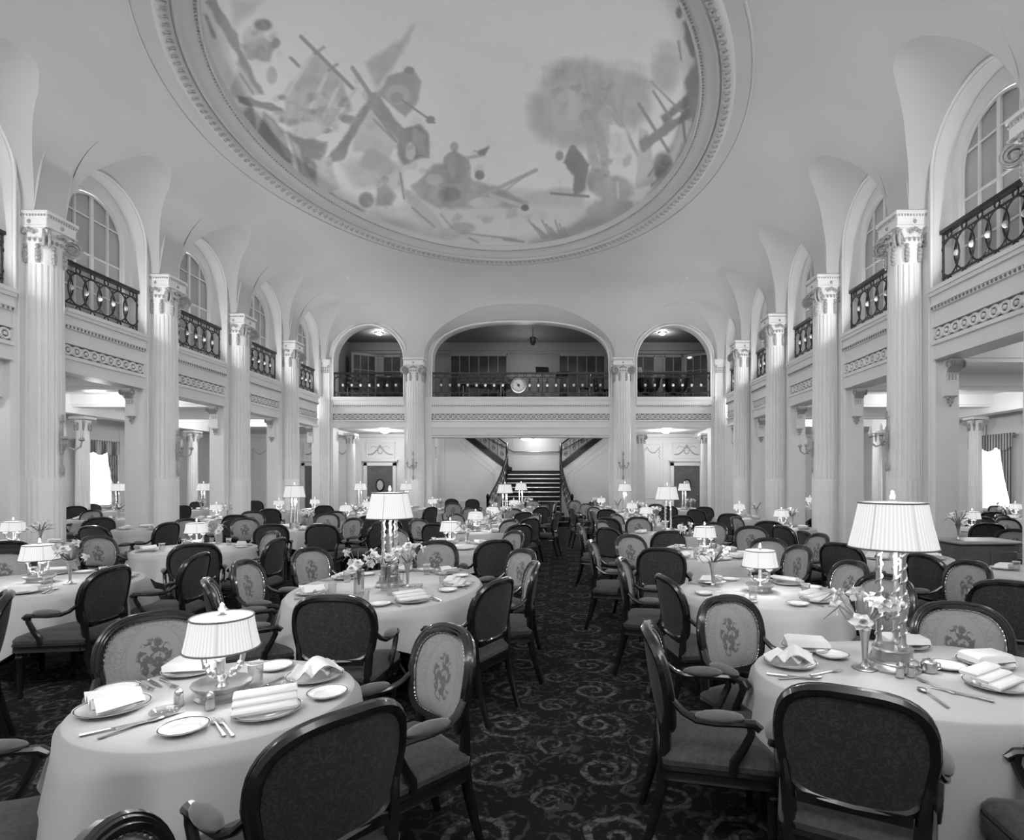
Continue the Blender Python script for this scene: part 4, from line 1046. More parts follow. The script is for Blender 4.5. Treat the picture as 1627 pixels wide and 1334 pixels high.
def make_chair():
    o = empty('dining_armchair', 'x', 'chair')
    zc, top, lowh, hw = .745, .225, .205, .25
    def outl(t, k=1.0, yo=0.0):
        c, s = cos(t), sin(t)
        if s >= 0: x = hw * math.copysign(abs(c) ** (2 / 2.8), c); z = top * abs(s) ** (2 / 2.8)
        else:
            q = abs(s) ** (2 / 5.0); z = -lowh * q; x = hw * math.copysign(abs(c) ** (2 / 5.0), c) * (1 - .13 * q)
        return pt(x * k, zc + z * k, yo)
    def pt(x, z, yo=0.0): return (x, -.235 - (z - .46) * .17 + .06 * (x / .25) ** 2 + yo, z)
    N = 44
    m = MB()
    m.tube([outl(2 * PI * i / N, .965) for i in range(N)], .026, 8, True, .9)
    m.tube([outl(2 * PI * i / N, .93, .016) for i in range(N)], .013, 6, True)
    m.tube([outl(2 * PI * i / N, 1.02, .010) for i in range(N)], .011, 6, True)
    bf = m.build('back_frame', M_wood, o)
    rows = []
    for j in range(9):
        k = .895 * j / 8; rows.append([outl(2 * PI * i / N, max(k, .001), .012 + .026 * (1 - (j / 8) ** 3)) for i in range(N)])
    fp = MB().grid(rows, wrap=True).build('front_panel', M_tap, o)
    m = MB()
    m.tube([outl(2 * PI * i / 216, .868, .022) for i in range(216)], [.0012 + .0046 * (1, .75, 0, .75)[i % 4] for i in range(216)], 5, True)
    m.build('nail_trim', M_nail, fp)
    rows = []
    for j in range(6):
        k = .905 * j / 5; rows.append([outl(2 * PI * i / N, max(k, .001), -.014 - .008 * (1 - (j / 5) ** 2)) for i in range(N)])
    MB().grid(rows, wrap=True).build('rear_panel', M_dam, o)
    # seat
    def trap(sx, z, g=0.0, n=6):
        pts = []
        for (cx, cy, a0) in ((.245, .215, 0), (-.245, .215, 90), (-.20, -.215, 180), (.20, -.215, 270)):
            for k in range(n):
                a = math.radians(a0 + 90 * k / (n - 1)); r = .045 + g; pts.append((cx * sx + r * cos(a), cy * sx + r * sin(a), z))
        return pts
    m = MB().loft([trap(1, .355, -.006), trap(1, .362, .004), trap(1, .375, .0), trap(1, .40, .0), trap(1, .408, .007), trap(1, .425, .004)]); m.build('seat_frame', M_wood, o)
    m = MB().loft([trap(1, .42, -.004), trap(1, .45, .002), trap(.96, .475, -.006), trap(.8, .492, -.01), trap(.45, .502, -.02), trap(.1, .504, -.03)]); m.build('seat_cushion', M_seat, o)
    for s in (-1, 1):
        m = MB(); m.lathe([(.014, 0), (.020, .02), (.015, .04), (.026, .30), (.032, .32), (.026, .335), (.034, .37)], 12, (s * .245, .215, 0)); m.build('leg', M_wood, o)
        m = MB(); m.tube([(s * .20, -.335, 0), (s * .20, -.30, .12), (s * .20, -.255, .30), (s * .202, -.24, .44), (s * .212, -.236, .56), (s * .228, -.232, .67)], [.018, .021, .026, .027, .025, .012], 8); m.build('leg', M_wood, o)
        m = MB(); a = pt(s * .242, .70)
        m.tube([(a[0], a[1] + .01, .715), (s * .262, -.165, .672), (s * .28, -.11, .648), (s * .287, -.03, .643), (s * .288, .07, .645), (s * .288, .13, .643), (s * .288, .152, .628), (s * .288, .138, .614)], [.018, .019, .02, .021, .021, .024, .022, .014], 8, False, .8)
        m.tube([(s * .288, .115, .64), (s * .288, .118, .60), (s * .283, .085, .53), (s * .272, .05, .47), (s * .268, .045, .415)], [.019, .018, .019, .022, .02], 8)
        ar = m.build('arm', M_wood, o)
        m = MB(); m.ball((s * .286, -.015, .668), .036, .105, .027, 14, 8); m.build('arm_pad', M_pad, ar)
    m = MB(); m.box(0, -.248, .545, .36, .03, .035); m.build('back_rail', M_wood, o)
    return o
chair_proto = make_chair()

# ---- lamps
def make_lamp(tall):
    o = empty('table_lamp', 'x', 'lamp')
    if tall:
        m = MB(); m.lathe([(.125, 0), (.128, .012), (.118, .02), (.112, .035), (.116, .04), (.092, .05), (.088, .09), (.094, .095), (.09, .105), (.02, .11)], 40); m.build('base', M_silver, o)
        for k in range(3):
            a = 2 * PI * k / 3 + .5; x, y = .062 * cos(a), .062 * sin(a); m = MB()
            m.lathe([(.02, .10), (.024, .12), (.014, .14), (.013, .60)], 10, (x, y, 0))
            m.tube([(x + .015 * cos(i * .75), y + .015 * sin(i * .75), .14 + .46 * i / 60) for i in range(61)], .006, 5)
            m.build('twisted_column', M_silver, o)
        zb, zt, rb, rt = .60, .822, .200, .152
        m = MB(); m.lathe([(.075, .595), (.08, .605), (.03, .62), (.006, .66), (.006, zt + .01)], 16); m.build('lamp_holder', M_silver, o)
    else:
        m = MB(); m.lathe([(.10, 0), (.104, .01), (.092, .018), (.088, .034), (.095, .04), (.112, .052), (.118, .066), (.11, .064), (.085, .05), (.03, .05)], 40, flute=lambda r, z, a: r * (1 + .02 * cos(a * 28))); m.build('base', M_silver, o)
        m = MB(); m.lathe([(.03, .045), (.018, .06), (.026, .09), (.014, .11), (.012, .20), (.006, .22), (.006, .38)], 14); m.build('stem', M_silver, o)
        for k in range(3):
            a = 2 * PI * k / 3 + .3; m = MB(); pts = []
            for r, z in ((.012, .10), (.035, .085), (.062, .10), (.082, .135), (.088, .17), (.088, .185)): pts.append((r * cos(a), r * sin(a), z))
            m.tube(pts, .011, 7)
            for r, z, s in ((.045, .098, .018), (.075, .125, .016)): m.ball((r * cos(a), r * sin(a), z), s, s, s, 7, 5)
            m.lathe([(.012, .18), (.028, .195), (.022, .20), (.016, .23)], 12, (.088 * cos(a), .088 * sin(a), 0)); m.build('arm', M_silver, o)
        zb, zt, rb, rt = .212, .345, .147, .121
    n = 128; m = MB()
    def fl(r, z, a): return r * (1 + .006 * cos(a * 64))
    rows = [[(fl(r, z, 2 * PI * j / n) * cos(2 * PI * j / n), fl(r, z, 2 * PI * j / n) * sin(2 * PI * j / n), z) for j in range(n)] for r, z in ((rb, zb), (rb * .975, zb + .1 * (zt - zb)), (rb + (rt - rb) * .5 - .002, (zb + zt) / 2), (rt, zt))]
    m.grid(rows, wrap=True); m.grid([[(r * cos(2 * PI * j / n), r * sin(2 * PI * j / n), z) for j in range(n)] for r, z in ((rt, zt), (rt * .5, zt + .003), (.006, zt + .004))], wrap=True)
    sh = m.build('shade', M_shade, o)
    m = MB()
    for r, z in ((rb, zb), (rt, zt)): m.tube([(r * 1.005 * cos(2 * PI * j / 48), r * 1.005 * sin(2 * PI * j / 48), z) for j in range(48)], .0045, 5, True)
    m.build('braid_trim', M_strim, sh)
    m = MB(); m.lathe([(.018, 0), (.02, .006), (.008, .01), (.014, .022), (.017, .034), (.010, .046), (.011, .05), (.002, .06)], 12, (0, 0, zt + .003)); m.build('finial', M_silver, o)
    return o
lamp_s = make_lamp(False); lamp_t = make_lamp(True)

# ---- tableware prototypes
def plate_mesh(r):
    return MB().lathe([(.02, .004), (r * .55, .004), (r * .6, .006), (r * .66, .013), (r * .98, .021), (r, .0225), (r * .985, .019), (r * .62, .004), (r * .52, 0), (.01, 0)], 40)
def make_plate(name, r):
    o = plate_mesh(r).build(name, M_china); o['label'] = 'x'; o['category'] = 'plate'
    m = MB(); m.tube([(r * .955 * cos(2 * PI * k / 48), r * .955 * sin(2 * PI * k / 48), .0215) for k in range(48)], .0022, 4, True, .5); m.build('rim_band', M_band, o)
    return o
plate_d = make_plate('dinner_plate', .13); plate_b = make_plate('side_plate', .085)
def make_napkin(kind):
    m = MB()
    if kind == 0:      # soft accordion of open loops under a lifted corner
        def hz(u, v): return .030 + .030 * (.5 + .5 * cos(u * 5.2 * PI)) * (1 - .45 * v) + .012 * v
        up = [[(-.115 + .17 * u + .045 * v, -.095 + .17 * v + .03 * u, hz(u, v)) for u in [i / 30 for i in range(31)]] for v in [k / 6 for k in range(7)]]
        m.grid(up); m.grid([[(p[0], p[1], p[2] - .005) for p in r] for r in up])
        fl = [[(-.01 + .13 * u - .03 * v, -.07 + .15 * v + .02 * u, .034 + .045 * sin(PI * min(1, u * 1.1)) * (1 - .5 * u) + .01 * v) for u in [i / 12 for i in range(13)]] for v in [k / 6 for k in range(7)]]
        m.grid(fl); m.grid([[(p[0], p[1], p[2] - .006) for p in r] for r in fl])
    elif kind == 1:    # flat folded pad
        m.loft([[(-.11, -.055, .024), (.11, -.07, .024), (.115, .05, .024), (-.10, .07, .024)], [(-.115, -.05, .05), (.108, -.066, .046), (.113, .048, .05), (-.10, .068, .056)], [(-.08, -.045, .06), (.10, -.06, .058), (.10, .045, .062), (-.08, .06, .066)]])
    else:              # stacked pleats
        for k in range(3):
            y = -.07 + .045 * k; z = .024 + .016 * k
            m.loft([[(-.12, y, z), (.11, y + .01, z), (.11, y + .075, z), (-.12, y + .07, z)], [(-.122, y - .004, z + .012), (.112, y + .006, z + .012), (.112, y + .078, z + .014), (-.122, y + .074, z + .014)], [(-.115, y + .006, z + .02), (.105, y + .016, z + .02), (.105, y + .07, z + .02), (-.115, y + .065, z + .02)]])
    o = m.build('napkin', M_nap, ang=50); o['label'] = 'x'; o['category'] = 'napkin'; return o
naps = [make_napkin(k) for k in range(3)]
def make_glass():
    o = MB().lathe([(.028, 0), (.030, .004), (.033, .10), (.036, .105), (.034, .105), (.030, .02), (.004, .012)], 24).build('tumbler', M_glass); o['label'] = 'x'; o['category'] = 'glass'
    m = MB(); m.tube([(.034 * cos(2 * PI * k / 24), .034 * sin(2 * PI * k / 24), .098) for k in range(24)], .003, 5, True); m.build('etched_band', M_boss, o); return o
glass = make_glass()
def make_fork():
    o = empty('fork', 'x', 'cutlery')
    m = MB(); m.tube([(0, -.10, .004), (0, -.05, .006), (0, .02, .009), (0, .04, .008)], [.008, .005, .004, .006], 6, False, .45); m.build('handle', M_silver, o)
    m = MB(); m.tube([(0, .035, .008), (0, .06, .004)], [.006, .012], 6, False, .3)
    for x in (-.009, -.003, .003, .009): m.tube([(x, .055, .004), (x, .10, .009)], .0018, 4)
    m.build('tine_head', M_silver, o); return o
def make_knife():
    o = empty('knife', 'x', 'cutlery')
    m = MB(); m.tube([(0, -.11, .007), (0, -.02, .007)], [.009, .007], 6, False, .7); m.build('handle', M_silver, o)
    m = MB(); m.tube([(0, -.02, .006), (.002, .05, .006), (.0, .12, .005)], [.007, .010, .004], 6, False, .25); m.build('blade', M_silver, o); return o
def make_spoon():
    o = empty('spoon', 'x', 'cutlery')
    m = MB(); m.tube([(0, -.11, .004), (0, .0, .009), (0, .05, .008)], [.008, .004, .004], 6, False, .45); m.build('handle', M_silver, o)
    m = MB(); m.ball((0, .078, .008), .020, .032, .007, 14, 6); m.build('spoon_bowl', M_silver, o); return o
fork, knife, spoon = make_fork(), make_knife(), make_spoon()
def make_shaker():
    o = empty('salt_shaker', 'x', 'shaker')
    m = MB(); m.lathe([(.018, 0), (.02, .004), (.017, .05), (.014, .055)], 16); m.build('glass_body', M_glass, o)
    m = MB(); m.lathe([(.0165, .004), (.014, .045), (.002, .046)], 12); m.build('salt_fill', M_boss, o)
    m = MB(); m.lathe([(.0155, .053), (.016, .062), (.008, .072), (.001, .075)], 14); m.build('silver_cap', M_silver, o); return o
shaker = make_shaker()
def make_vase(kind):
    if kind == 0: o = MB().lathe([(.046, 0), (.048, .004), (.02, .012), (.011, .03), (.011, .06), (.016, .13), (.028, .19), (.046, .215), (.044, .215), (.026, .19), (.012, .13), (.002, .12)], 24).build('trumpet_vase', M_silver)
    else: o = MB().lathe([(.040, 0), (.043, .004), (.040, .01), (.041, .20), (.043, .205), (.040, .205), (.037, .015), (.003, .012)], 24).build('glass_vase', M_glass)
    o['label'] = 'x'; o['category'] = 'vase'
    m = MB()
    if kind == 0: m.lathe([(.049, .0), (.051, .003), (.049, .006)], 24)
    else: m.lathe([(.0435, .20), (.0445, .204), (.0435, .208)], 24)
    m.build('lip_ring', M_silver, o); return o
vase_t, vase_g = make_vase(0), make_vase(1)
def make_bunch(seed, n, nl):
    r = random.Random(seed); o = empty('daffodil_bunch', 'x', 'flowers')
    def bloom(p, d):
        d = Vector(d).normalized(); q = d.to_track_quat('Z', 'Y').to_matrix().to_4x4(); M = Matrix.Translation(p) @ q
        m = MB()
        for k in range(6):
            a = PI / 3 * k + r.uniform(-.12, .12); ln = .036 * r.uniform(.9, 1.1); rows = []
            for i in range(5):
                t = i / 4; w_ = .017 * sin(PI * (.12 + .86 * t)); rr_ = .004 + ln * t; z = .006 - .012 * t * t + .004 * r.uniform(-1, 1)
                rows.append([(rr_ * cos(a) - s * w_ * sin(a), rr_ * sin(a) + s * w_ * cos(a), z + .004 * abs(s)) for s in (-1, -.5, 0, .5, 1)])
            m.grid(rows)
        b = MB().join(m, M)
        c = MB().lathe([(.006, 0), (.010, .012), (.011, .022), (.016, .030), (.013, .029), (.008, .012), (.001, .006)], 12); return b, MB().join(c, M)
    for i in range(n):
        a = 2 * PI * i / n + r.uniform(-.4, .4); sp = r.uniform(.03, .11); h = .32 + r.uniform(-.06, .05) - sp * .4
        tip = (sp * cos(a), sp * sin(a), h)
        m = MB(); m.tube([(.004 * cos(a), .004 * sin(a), .08), (.012 * cos(a), .012 * sin(a), .20), (sp * .7 * cos(a), sp * .7 * sin(a), h - .05), tip], .0028, 5); f = m.build('flower_stem', M_stem, o)
        b, c = bloom(Vector(tip), (cos(a) + r.uniform(-.3, .3), sin(a) - .3 + r.uniform(-.3, .3), r.uniform(-.1, .6)))
        bl = b.build('bloom', M_petal, f); 
        c.build('bloom_cup', M_petal2, f)
    for i in range(nl):
        a = r.uniform(0, 2 * PI); sp = r.uniform(.08, .19); h = r.uniform(.22, .36); m = MB()
        m.tube([(.006 * cos(a), .006 * sin(a), .10), (.016 * cos(a), .016 * sin(a), .21), (sp * .6 * cos(a), sp * .6 * sin(a), h), (sp * cos(a), sp * sin(a), h + r.uniform(-.08, .04))], [.004, .006, .006, .001], 5, False, .3); m.build('leaf', M_leaf, o)
    return o
bunches = [make_bunch(11, 6, 8), make_bunch(5, 7, 6), make_bunch(23, 5, 9)]
M_pet = M_petal

# ---- tables
def make_tablecloth(rx, ry, drop, phi, seed, corner=.30, z0=TH, under=False):
    r = random.Random(seed); n = 120; m = MB(); rows = []
    f1, f2, f3 = r.uniform(0, 6.3), r.uniform(0, 6.3), r.uniform(0, 6.3); k1 = r.choice((7, 8, 9)); k2 = r.choice((13, 15, 17))
    def L(t):
        if under: return drop
        h = drop + 1.0; q = 1.0 / max(abs(cos(t - phi)), abs(sin(t - phi))); return drop + min(corner, (q - 1) * .75)
    if not under:
        for i in range(8):
            k = i / 8; rows.append([(rx * k * cos(2 * PI * j / n) if i else .0001 * cos(2 * PI * j / n), ry * k * sin(2 * PI * j / n) if i else .0001 * sin(2 * PI * j / n), z0) for j in range(n)])
    for rr_, dz in ((1.0, 0), (1.008, -.004), (1.012, -.012)): rows.append([(rx * rr_ * cos(2 * PI * j / n), ry * rr_ * sin(2 * PI * j / n), z0 + dz) for j in range(n)])
    for i in range(1, 11):
        s = i / 10; row = []
        for j in range(n):
            t = 2 * PI * j / n; l = L(t); A = .012 * s if under else (.050 + .20 * max(0, l - .26)) * s
            fold = A * (sin(k1 * t + f1) * .7 + (1 - 1.6 * abs(sin(k2 * t * .5 + f2)) ** .8) * .5 + .5 * sin(4 * t + f3)) ; out = (.004 if under else .020 + .05 * s) + fold
            row.append((rx * cos(t) + (rx * .012 + out) * cos(t), ry * sin(t) + (ry * .012 + out) * sin(t), z0 - .012 - (l - .012) * s + .008 * s * sin(5 * t + f1)))
        rows.append(row)
    m.grid(rows, wrap=True); return m
TABLES = []
def table(key, phrase, x, y, rx, ry=None, lamp='s', vases=((.18, .1),), seats=4, detail=1, phi=None, drop=.27, lo=(0, 0)):
    ry = ry or rx
    o = empty('dining_table', 'round table under white linen, ' + phrase, 'table', (x, y, 0), 0, 'dining tables under linen')
    m = MB(); m.lathe([(.99, -.03), (1.0, -.02), (1.0, 0)], 40, (0, 0, .735), rx * .99, ry * .99); m.build('tabletop', M_wood, o)
    m = MB(); m.lathe([(.05, .10), (.07, .14), (.05, .3), (.075, .5), (.05, .6), (.16, .705)], 16); m.build('pedestal', M_wood, o)
    for k in range(4):
        a = PI / 4 + PI / 2 * k; m = MB(); m.tube([(.03 * cos(a), .03 * sin(a), .16), (.22 * cos(a), .22 * sin(a), .10), (.34 * cos(a), .34 * sin(a), .025)], [.035, .03, .022], 8); m.build('foot', M_wood, o)
    ph = phi if phi is not None else random.uniform(0, PI / 2)
    c = make_tablecloth(rx, ry, drop, ph, hash(key) % 997 if False else sum(map(ord, key)) * 7).build('tablecloth', M_linen, None, 60); c.location = (x, y, 0)
    tag(c, 'white cloth hanging in folds over the ' + phrase, 'tablecloth', 'white tablecloths')
    TABLES.append(dict(cloth=c, key=key, ph=phrase, x=x, y=y, rx=rx, ry=ry, detail=detail))
    lx, ly = x + lo[0], y + lo[1]
    if lamp:
        t = lamp == 't'
        place(lamp_t if t else lamp_s, (lx, ly, TH + .001), random.uniform(0, 2), ('tall lit lamp with twisted columns on the ' if t else 'low lit lamp with three arms on the ') + phrase, 'lit table lamps')
        light('bulb_light', (lx, ly, TH + (.52 if t else .235)), LAMP * (1.5 if t else 1.0), 'POINT', .04)
        light('bulb_light', (lx, ly, TH + (.95 if t else .47)), LAMP * (.9 if t else .6), 'POINT', .10)
    for i, v in enumerate(vases):
        vx, vy = x + v[0], y + v[1]; kind = v[2] if len(v) > 2 else 0; lab = v[3] if len(v) > 3 else ''
        place((vase_t, vase_g)[kind], (vx, vy, TH + .001), random.uniform(0, 3), ('silver trumpet vase ' if kind == 0 else 'glass cylinder vase ') + lab + 'on the ' + phrase, 'flower vases on the tables')
        place(bunches[(len(TABLES) + i) % 3], (vx, vy, TH + .001), random.uniform(0, 6), 'pale daffodils in the vase ' + lab + 'on the ' + phrase, 'daffodils in the table vases', (1.2, 1.2, 1.05))
    return o
SIDE = lambda dx, dy: {(0, -1): 'near side', (0, 1): 'far side', (-1, 0): 'left side', (1, 0): 'right side', (-1, -1): 'near left', (1, -1): 'near right', (-1, 1): 'far left', (1, 1): 'far right', (0, 0): 'middle'}[
    (0 if abs(dx) < .38 * math.hypot(dx, dy) else (1 if dx > 0 else -1), 0 if abs(dy) < .38 * math.hypot(dx, dy) else (1 if dy > 0 else -1))]
LAMP = 4.0
SEEN = set()
def uniq(label):
    l = label; k = 2
    while l in SEEN:
        l = label + ', ' + ('second', 'third', 'fourth', 'fifth')[min(k - 2, 3)] + ' one along'; k += 1
        if k > 7: break
    SEEN.add(l); return l
def setting(T, ang, k, full):
    x, y, rx, ry, ph = T['x'], T['y'], T['rx'], T['ry'], T['ph']
    ux, uy = cos(ang), sin(ang); px, py = x + (rx - .19) * ux, y + (ry - .19) * uy; rz = ang + PI / 2
    sd = SIDE(ux, uy)
    put_plate(px, py, rz, k, sd + ' of ' + ph)
    if full:
        tx, ty = -uy, ux
        def at(a, b): return (x + (rx - b) * ux + a * tx, y + (ry - b) * uy + a * ty, TH + .002)
        place(plate_b, at(-.24, .22), 0, 'small side plate, ' + sd + ' of ' + ph, 'side plates'); T.setdefault('n', 0)
        place(fork, at(-.145, .17), rz, 'silver fork by the plate, ' + sd + ' of ' + ph, 'silver forks')
        place(knife, at(.155, .17), rz, 'silver knife by the plate, ' + sd + ' of ' + ph, 'silver knives')
        place(spoon, at(.19, .17), rz, 'silver spoon beside the knife, ' + sd + ' of ' + ph, 'silver spoons')
        place(glass, at(.12, .34), 0, 'clear etched tumbler, ' + sd + ' of ' + ph, 'drinking tumblers')
NK = ('softly rolled', 'flat folded', 'pleated')
def put_plate(px, py, rz, k, where):
    place(plate_d, (px, py, TH + .002), rz, uniq('dinner plate under a napkin, ' + where), 'dinner plates on the tables')
    place(naps[k % 3], (px, py, TH + .003), rz, uniq(NK[k % 3] + ' white napkin, ' + where), 'napkins on the dinner plates')

# ---------------- the tables of the hall
near_l = 'front table left of the walkway'; near_r = 'front table right of the walkway'
table('T1', near_l, -1.47, 2.45, .54, .50, 's', (), 0, 3, .35, .27)
x3, y3 = tp(1418, 1060)
table('T3', near_r, 1.74, 2.74, .78, .56, 't', (), 0, 3, .6, .26, (x3 - 1.74, y3 - 2.74))
table('T2', 'second table left of the walkway', -1.52, 5.0, .78, 1.02, 't', ((-.13, -.40, 1, 'nearest the lamp '), (.02, -.18, 1, 'touching the lamp '), (.17, -.05, 0, '')), 0, 2, .2, .26)
table('T4', 'second table right of the walkway', 1.66, 4.75, .66, .70, 's', ((-.33, .25),), 4, 2, .4)
table('O', 'third table left of the walkway', -1.58, 8.0, .66, .66, 's', ((.26, -.1),), 4, 2)
table('P', 'fourth table left of the walkway', -1.58, 10.35, .66, .66, 's', ((.28, .0),))
table('Q', 'fifth table left of the walkway', -1.5, 12.2, .6, .6, 's', ((.25, .1),))
table('R', 'sixth table left of the walkway', -1.45, 14.4, .66, .66, 't', ((-.3, -.1), (.25, -.1, 0, 'by the napkins ')))
table('S', 'seventh table left of the walkway', -1.40, 16.4, .6, .6, 's', ((.2, .1),))
table('U', 'last table left of the walkway', -1.33, 18.4, .6, .6, 't', ((.25, -.1),))
table('V', 'third table right of the walkway', 1.80, 7.15, .68, .68, 's', ((-.2, .1),), 4, 2)
table('W', 'fourth table right of the walkway', 1.80, 9.7, .66, .66, 't', ((-.22, -.1),))
table('X', 'fifth table right of the walkway', 1.80, 12.1, .62, .62, 's', ((.2, .1),))
table('Y', 'sixth table right of the walkway', 1.78, 14.4, .6, .6, 's', ((.2, .1),))
table('Z', 'seventh table right of the walkway', 1.82, 16.4, .6, .6, 't', ((-.22, -.1),))
table('AA', 'last table right of the walkway', 1.28, 18.5, .55, .55, 's', ((-.2, .1),))
table('B', 'first table, outer left row', -4.75, 5.15, .80, .72, 's', ((.32, -.05),), 4, 2)
table('C', 'second table, outer left row', -5.0, 7.75, .74, .70, 's', ((.24, .05),), 4, 2)
table('F', 'third table, outer left row', -5.15, 10.9, .66, .66, 't', ((.3, -.1),))
table('I', 'fourth table, outer left row', -5.0, 13.1, .6, .6, 's', ((.2, .1),))
table('K', 'fifth table, outer left row', -5.27, 15.3, .6, .6, 's', ((-.2, .1),))
table('N', 'table before the left wide column', -4.0, 17.5, .6, .6, 's', ((.2, .1),))
table('L', 'table right of the left lobby door', -5.2, 18.9, .55, .55, 't', ())
table('J', 'table before the left lobby door', -6.65, 18.7, .55, .55, 't', ((.2, .1),))
table('A', 'table before the first left column', -7.75, 8.0, .66, .60, 's', ((.36, .02),))
table('M', 'table between first and second left columns', -7.95, 10.95, .6, .6, None, ())
table('D', 'table between second and third left columns', -8.3, 13.6, .55, .55, 's', ((.2, .1),))
table('G', 'table between third and fourth left columns', -8.2, 16.4, .55, .55, 's', ())
table('H', 'table beside the fourth left column', -7.55, 17.3, .5, .5, 's', ())
table('LA', 'left aisle table by the first column', -11.0, 13.6, .75, .6, None, ((.2, .2),))
table('LB', 'left aisle table by the curtained window', -13.4, 17.1, .6, .6, 't', ())
table('LC', 'left aisle table past the second column', -11.2, 17.7, .6, .6, 't', ((.1, -.3),))
table('T6', 'first table, outer right row', 4.05, 7.0, .66, .66, None, ())
table('T5', 'table before the sideboard at the right', 5.0, 5.6, .72, .66, None, ())
table('DD', 'second table, outer right row', 4.30, 11.1, .62, .62, 's', ((.25, .1),))
table('CC', 'third table, outer right row', 4.35, 13.9, .62, .62, 's', ((.45, .1),))
table('BB', 'table before the right lobby door', 3.8, 17.6, .6, .6, 't', ((.15, -.2),))
table('EE', 'right aisle table by the first column', 7.6, 10.5, .62, .62, 's', ())
table('FF', 'right aisle table by the curtained window', 11.2, 14.0, .6, .6, 's', ((-.4, -.1),))
table('GG', 'right aisle table past the second column', 8.4, 19.2, .55, .55, 's', ())
TB = {t['key']: t for t in TABLES}
for key, a0 in (('T2', 0), ('T4', .7), ('O', .6), ('V', .7), ('B', .5), ('C', .6)):
    T = TB[key]; n = 7 if key == 'T2' else 4
    for k in range(n): setting(T, a0 + 2 * PI * k / n, k + len(key), True)
for T in TABLES:
    if T['detail'] == 1:
        for k in range(4): setting(T, .78 + PI / 2 * k + (.3 if T['key'] in 'PQXW' else 0), k, False)
for key, ang in (('T6', -1.9), ('T5', -2.2), ('T5', -1.2), ('T5', 2.6)):
    T = TB[key]; place(glass, (T['x'] + .4 * cos(ang), T['y'] + .4 * sin(ang), TH + .002), 0, uniq('clear etched tumbler, %s of %s' % (SIDE(cos(ang), sin(ang)), T['ph'])), 'drinking tumblers')

# ---------------- hand-laid places on the two front tables
def P(px, py): x, y = tp(px, py); return (x, y, TH + .002)
def cut(proto, p0, p1, label, group):     # cutlery from handle end p0 to tip p1
    a, b = P(*p0), P(*p1); place(proto, ((a[0] + b[0]) / 2, (a[1] + b[1]) / 2, TH + .002), math.atan2(b[1] - a[1], b[0] - a[0]) - PI / 2, label, group)
def dish(px, py, rz, k, where): x, y, _ = P(px, py); put_plate(x, y, rz, k, where)
dish(180, 1128, -.9, 0, 'left end of ' + near_l); dish(306, 1068, .25, 1, 'far side of ' + near_l)
dish(500, 1078, .5, 0, 'far right of ' + near_l); dish(424, 1133, .45, 2, 'near right of ' + near_l)
for (px, py), w_ in (((186, 1101), 'at the left end behind the rolled napkin'), ((437, 1063), 'at the far side beside the tumbler'), ((520, 1106), 'at the right end behind the dark chair'), ((292, 1162), 'at the near edge beside two forks')):
    place(plate_b, P(px, py), 0, 'side plate %s, %s' % (w_, near_l), 'side plates')
cut(fork, (358, 1173), (335, 1142), 'silver fork next to the near side plate, ' + near_l, 'silver forks'); cut(fork, (374, 1176), (345, 1141), 'second silver fork by the near side plate, ' + near_l, 'silver forks')
cut(spoon, (166, 1172), (253, 1143), 'silver spoon lying left of the near side plate, ' + near_l, 'silver spoons')
cut(knife, (150, 1166), (222, 1150), 'silver knife left of the spoon, front edge of ' + near_l, 'silver knives'); cut(knife, (200, 1158), (275, 1136), 'silver knife behind the spoon, ' + near_l, 'silver knives')
cut(fork, (218, 1083), (243, 1098), 'silver fork behind the left plates, ' + near_l, 'silver forks'); cut(fork, (255, 1080), (280, 1094), 'silver fork between the lamp and left plates, ' + near_l, 'silver forks'); cut(knife, (228, 1078), (252, 1090), 'silver knife between the two far forks, ' + near_l, 'silver knives')
cut(knife, (412, 1096), (447, 1078), 'silver knife right of the tumbler, ' + near_l, 'silver knives')
place(glass, P(406, 1088), 0, 'clear etched tumbler right of the lamp, ' + near_l, 'drinking tumblers')
place(shaker, P(284, 1122), 0, 'glass salt shaker left of the lamp, ' + near_l, 'glass shakers'); place(shaker, P(334, 1128), 0, 'glass shaker in front of the lamp, ' + near_l, 'glass shakers')
def ashtray(px, py, label):
    o = MB().lathe([(.045, 0), (.055, .012), (.052, .018), (.04, .010), (.003, .008)], 24).build('glass_dish', M_glass); o.location = P(px, py); tag(o, label, 'dish', 'small glass dishes')
ashtray(262, 1134, 'small clear glass dish by the left shaker, ' + near_l); ashtray(444, 1092, 'small clear glass dish right of the tumbler, ' + near_l)
# front right table
dish(1255, 1056, -.5, 0, 'left end of ' + near_r); dish(1280, 1031, -.1, 1, 'far left of ' + near_r); dish(1436, 1027, .05, 1, 'far side of ' + near_r)
dish(1566, 1056, .3, 1, 'far right of ' + near_r); dish(1582, 1092, .5, 2, 'near right of ' + near_r)
xv, yv, zv = P(1374, 1062)
place(vase_t, (xv, yv, zv), 0, 'slim silver trumpet vase left of the tall lamp, ' + near_r, 'flower vases on the tables', (1.15, 1.15, 1.12)); place(bunches[1], (xv, yv, zv), 2.2, 'white daffodils in the vase left of the tall lamp, ' + near_r, 'daffodils in the table vases', (1.4, 1.4, 1.12))
cut(knife, (1226, 1073), (1290, 1080), 'silver knife before the rolled napkin plate, ' + near_r, 'silver knives'); cut(spoon, (1240, 1080), (1304, 1077), 'silver spoon before the rolled napkin, ' + near_r, 'silver spoons')
cut(fork, (1300, 1072), (1326, 1068), 'silver fork right of the rolled napkin plate, ' + near_r, 'silver forks'); cut(spoon, (1500, 1121), (1466, 1098), 'silver spoon beside the dark chair top, ' + near_r, 'silver spoons')
cut(knife, (1560, 1112), (1500, 1098), 'silver knife before the pleated napkin plate, ' + near_r, 'silver knives'); cut(fork, (1495, 1095), (1475, 1087), 'silver fork right of the lamp, ' + near_r, 'silver forks')
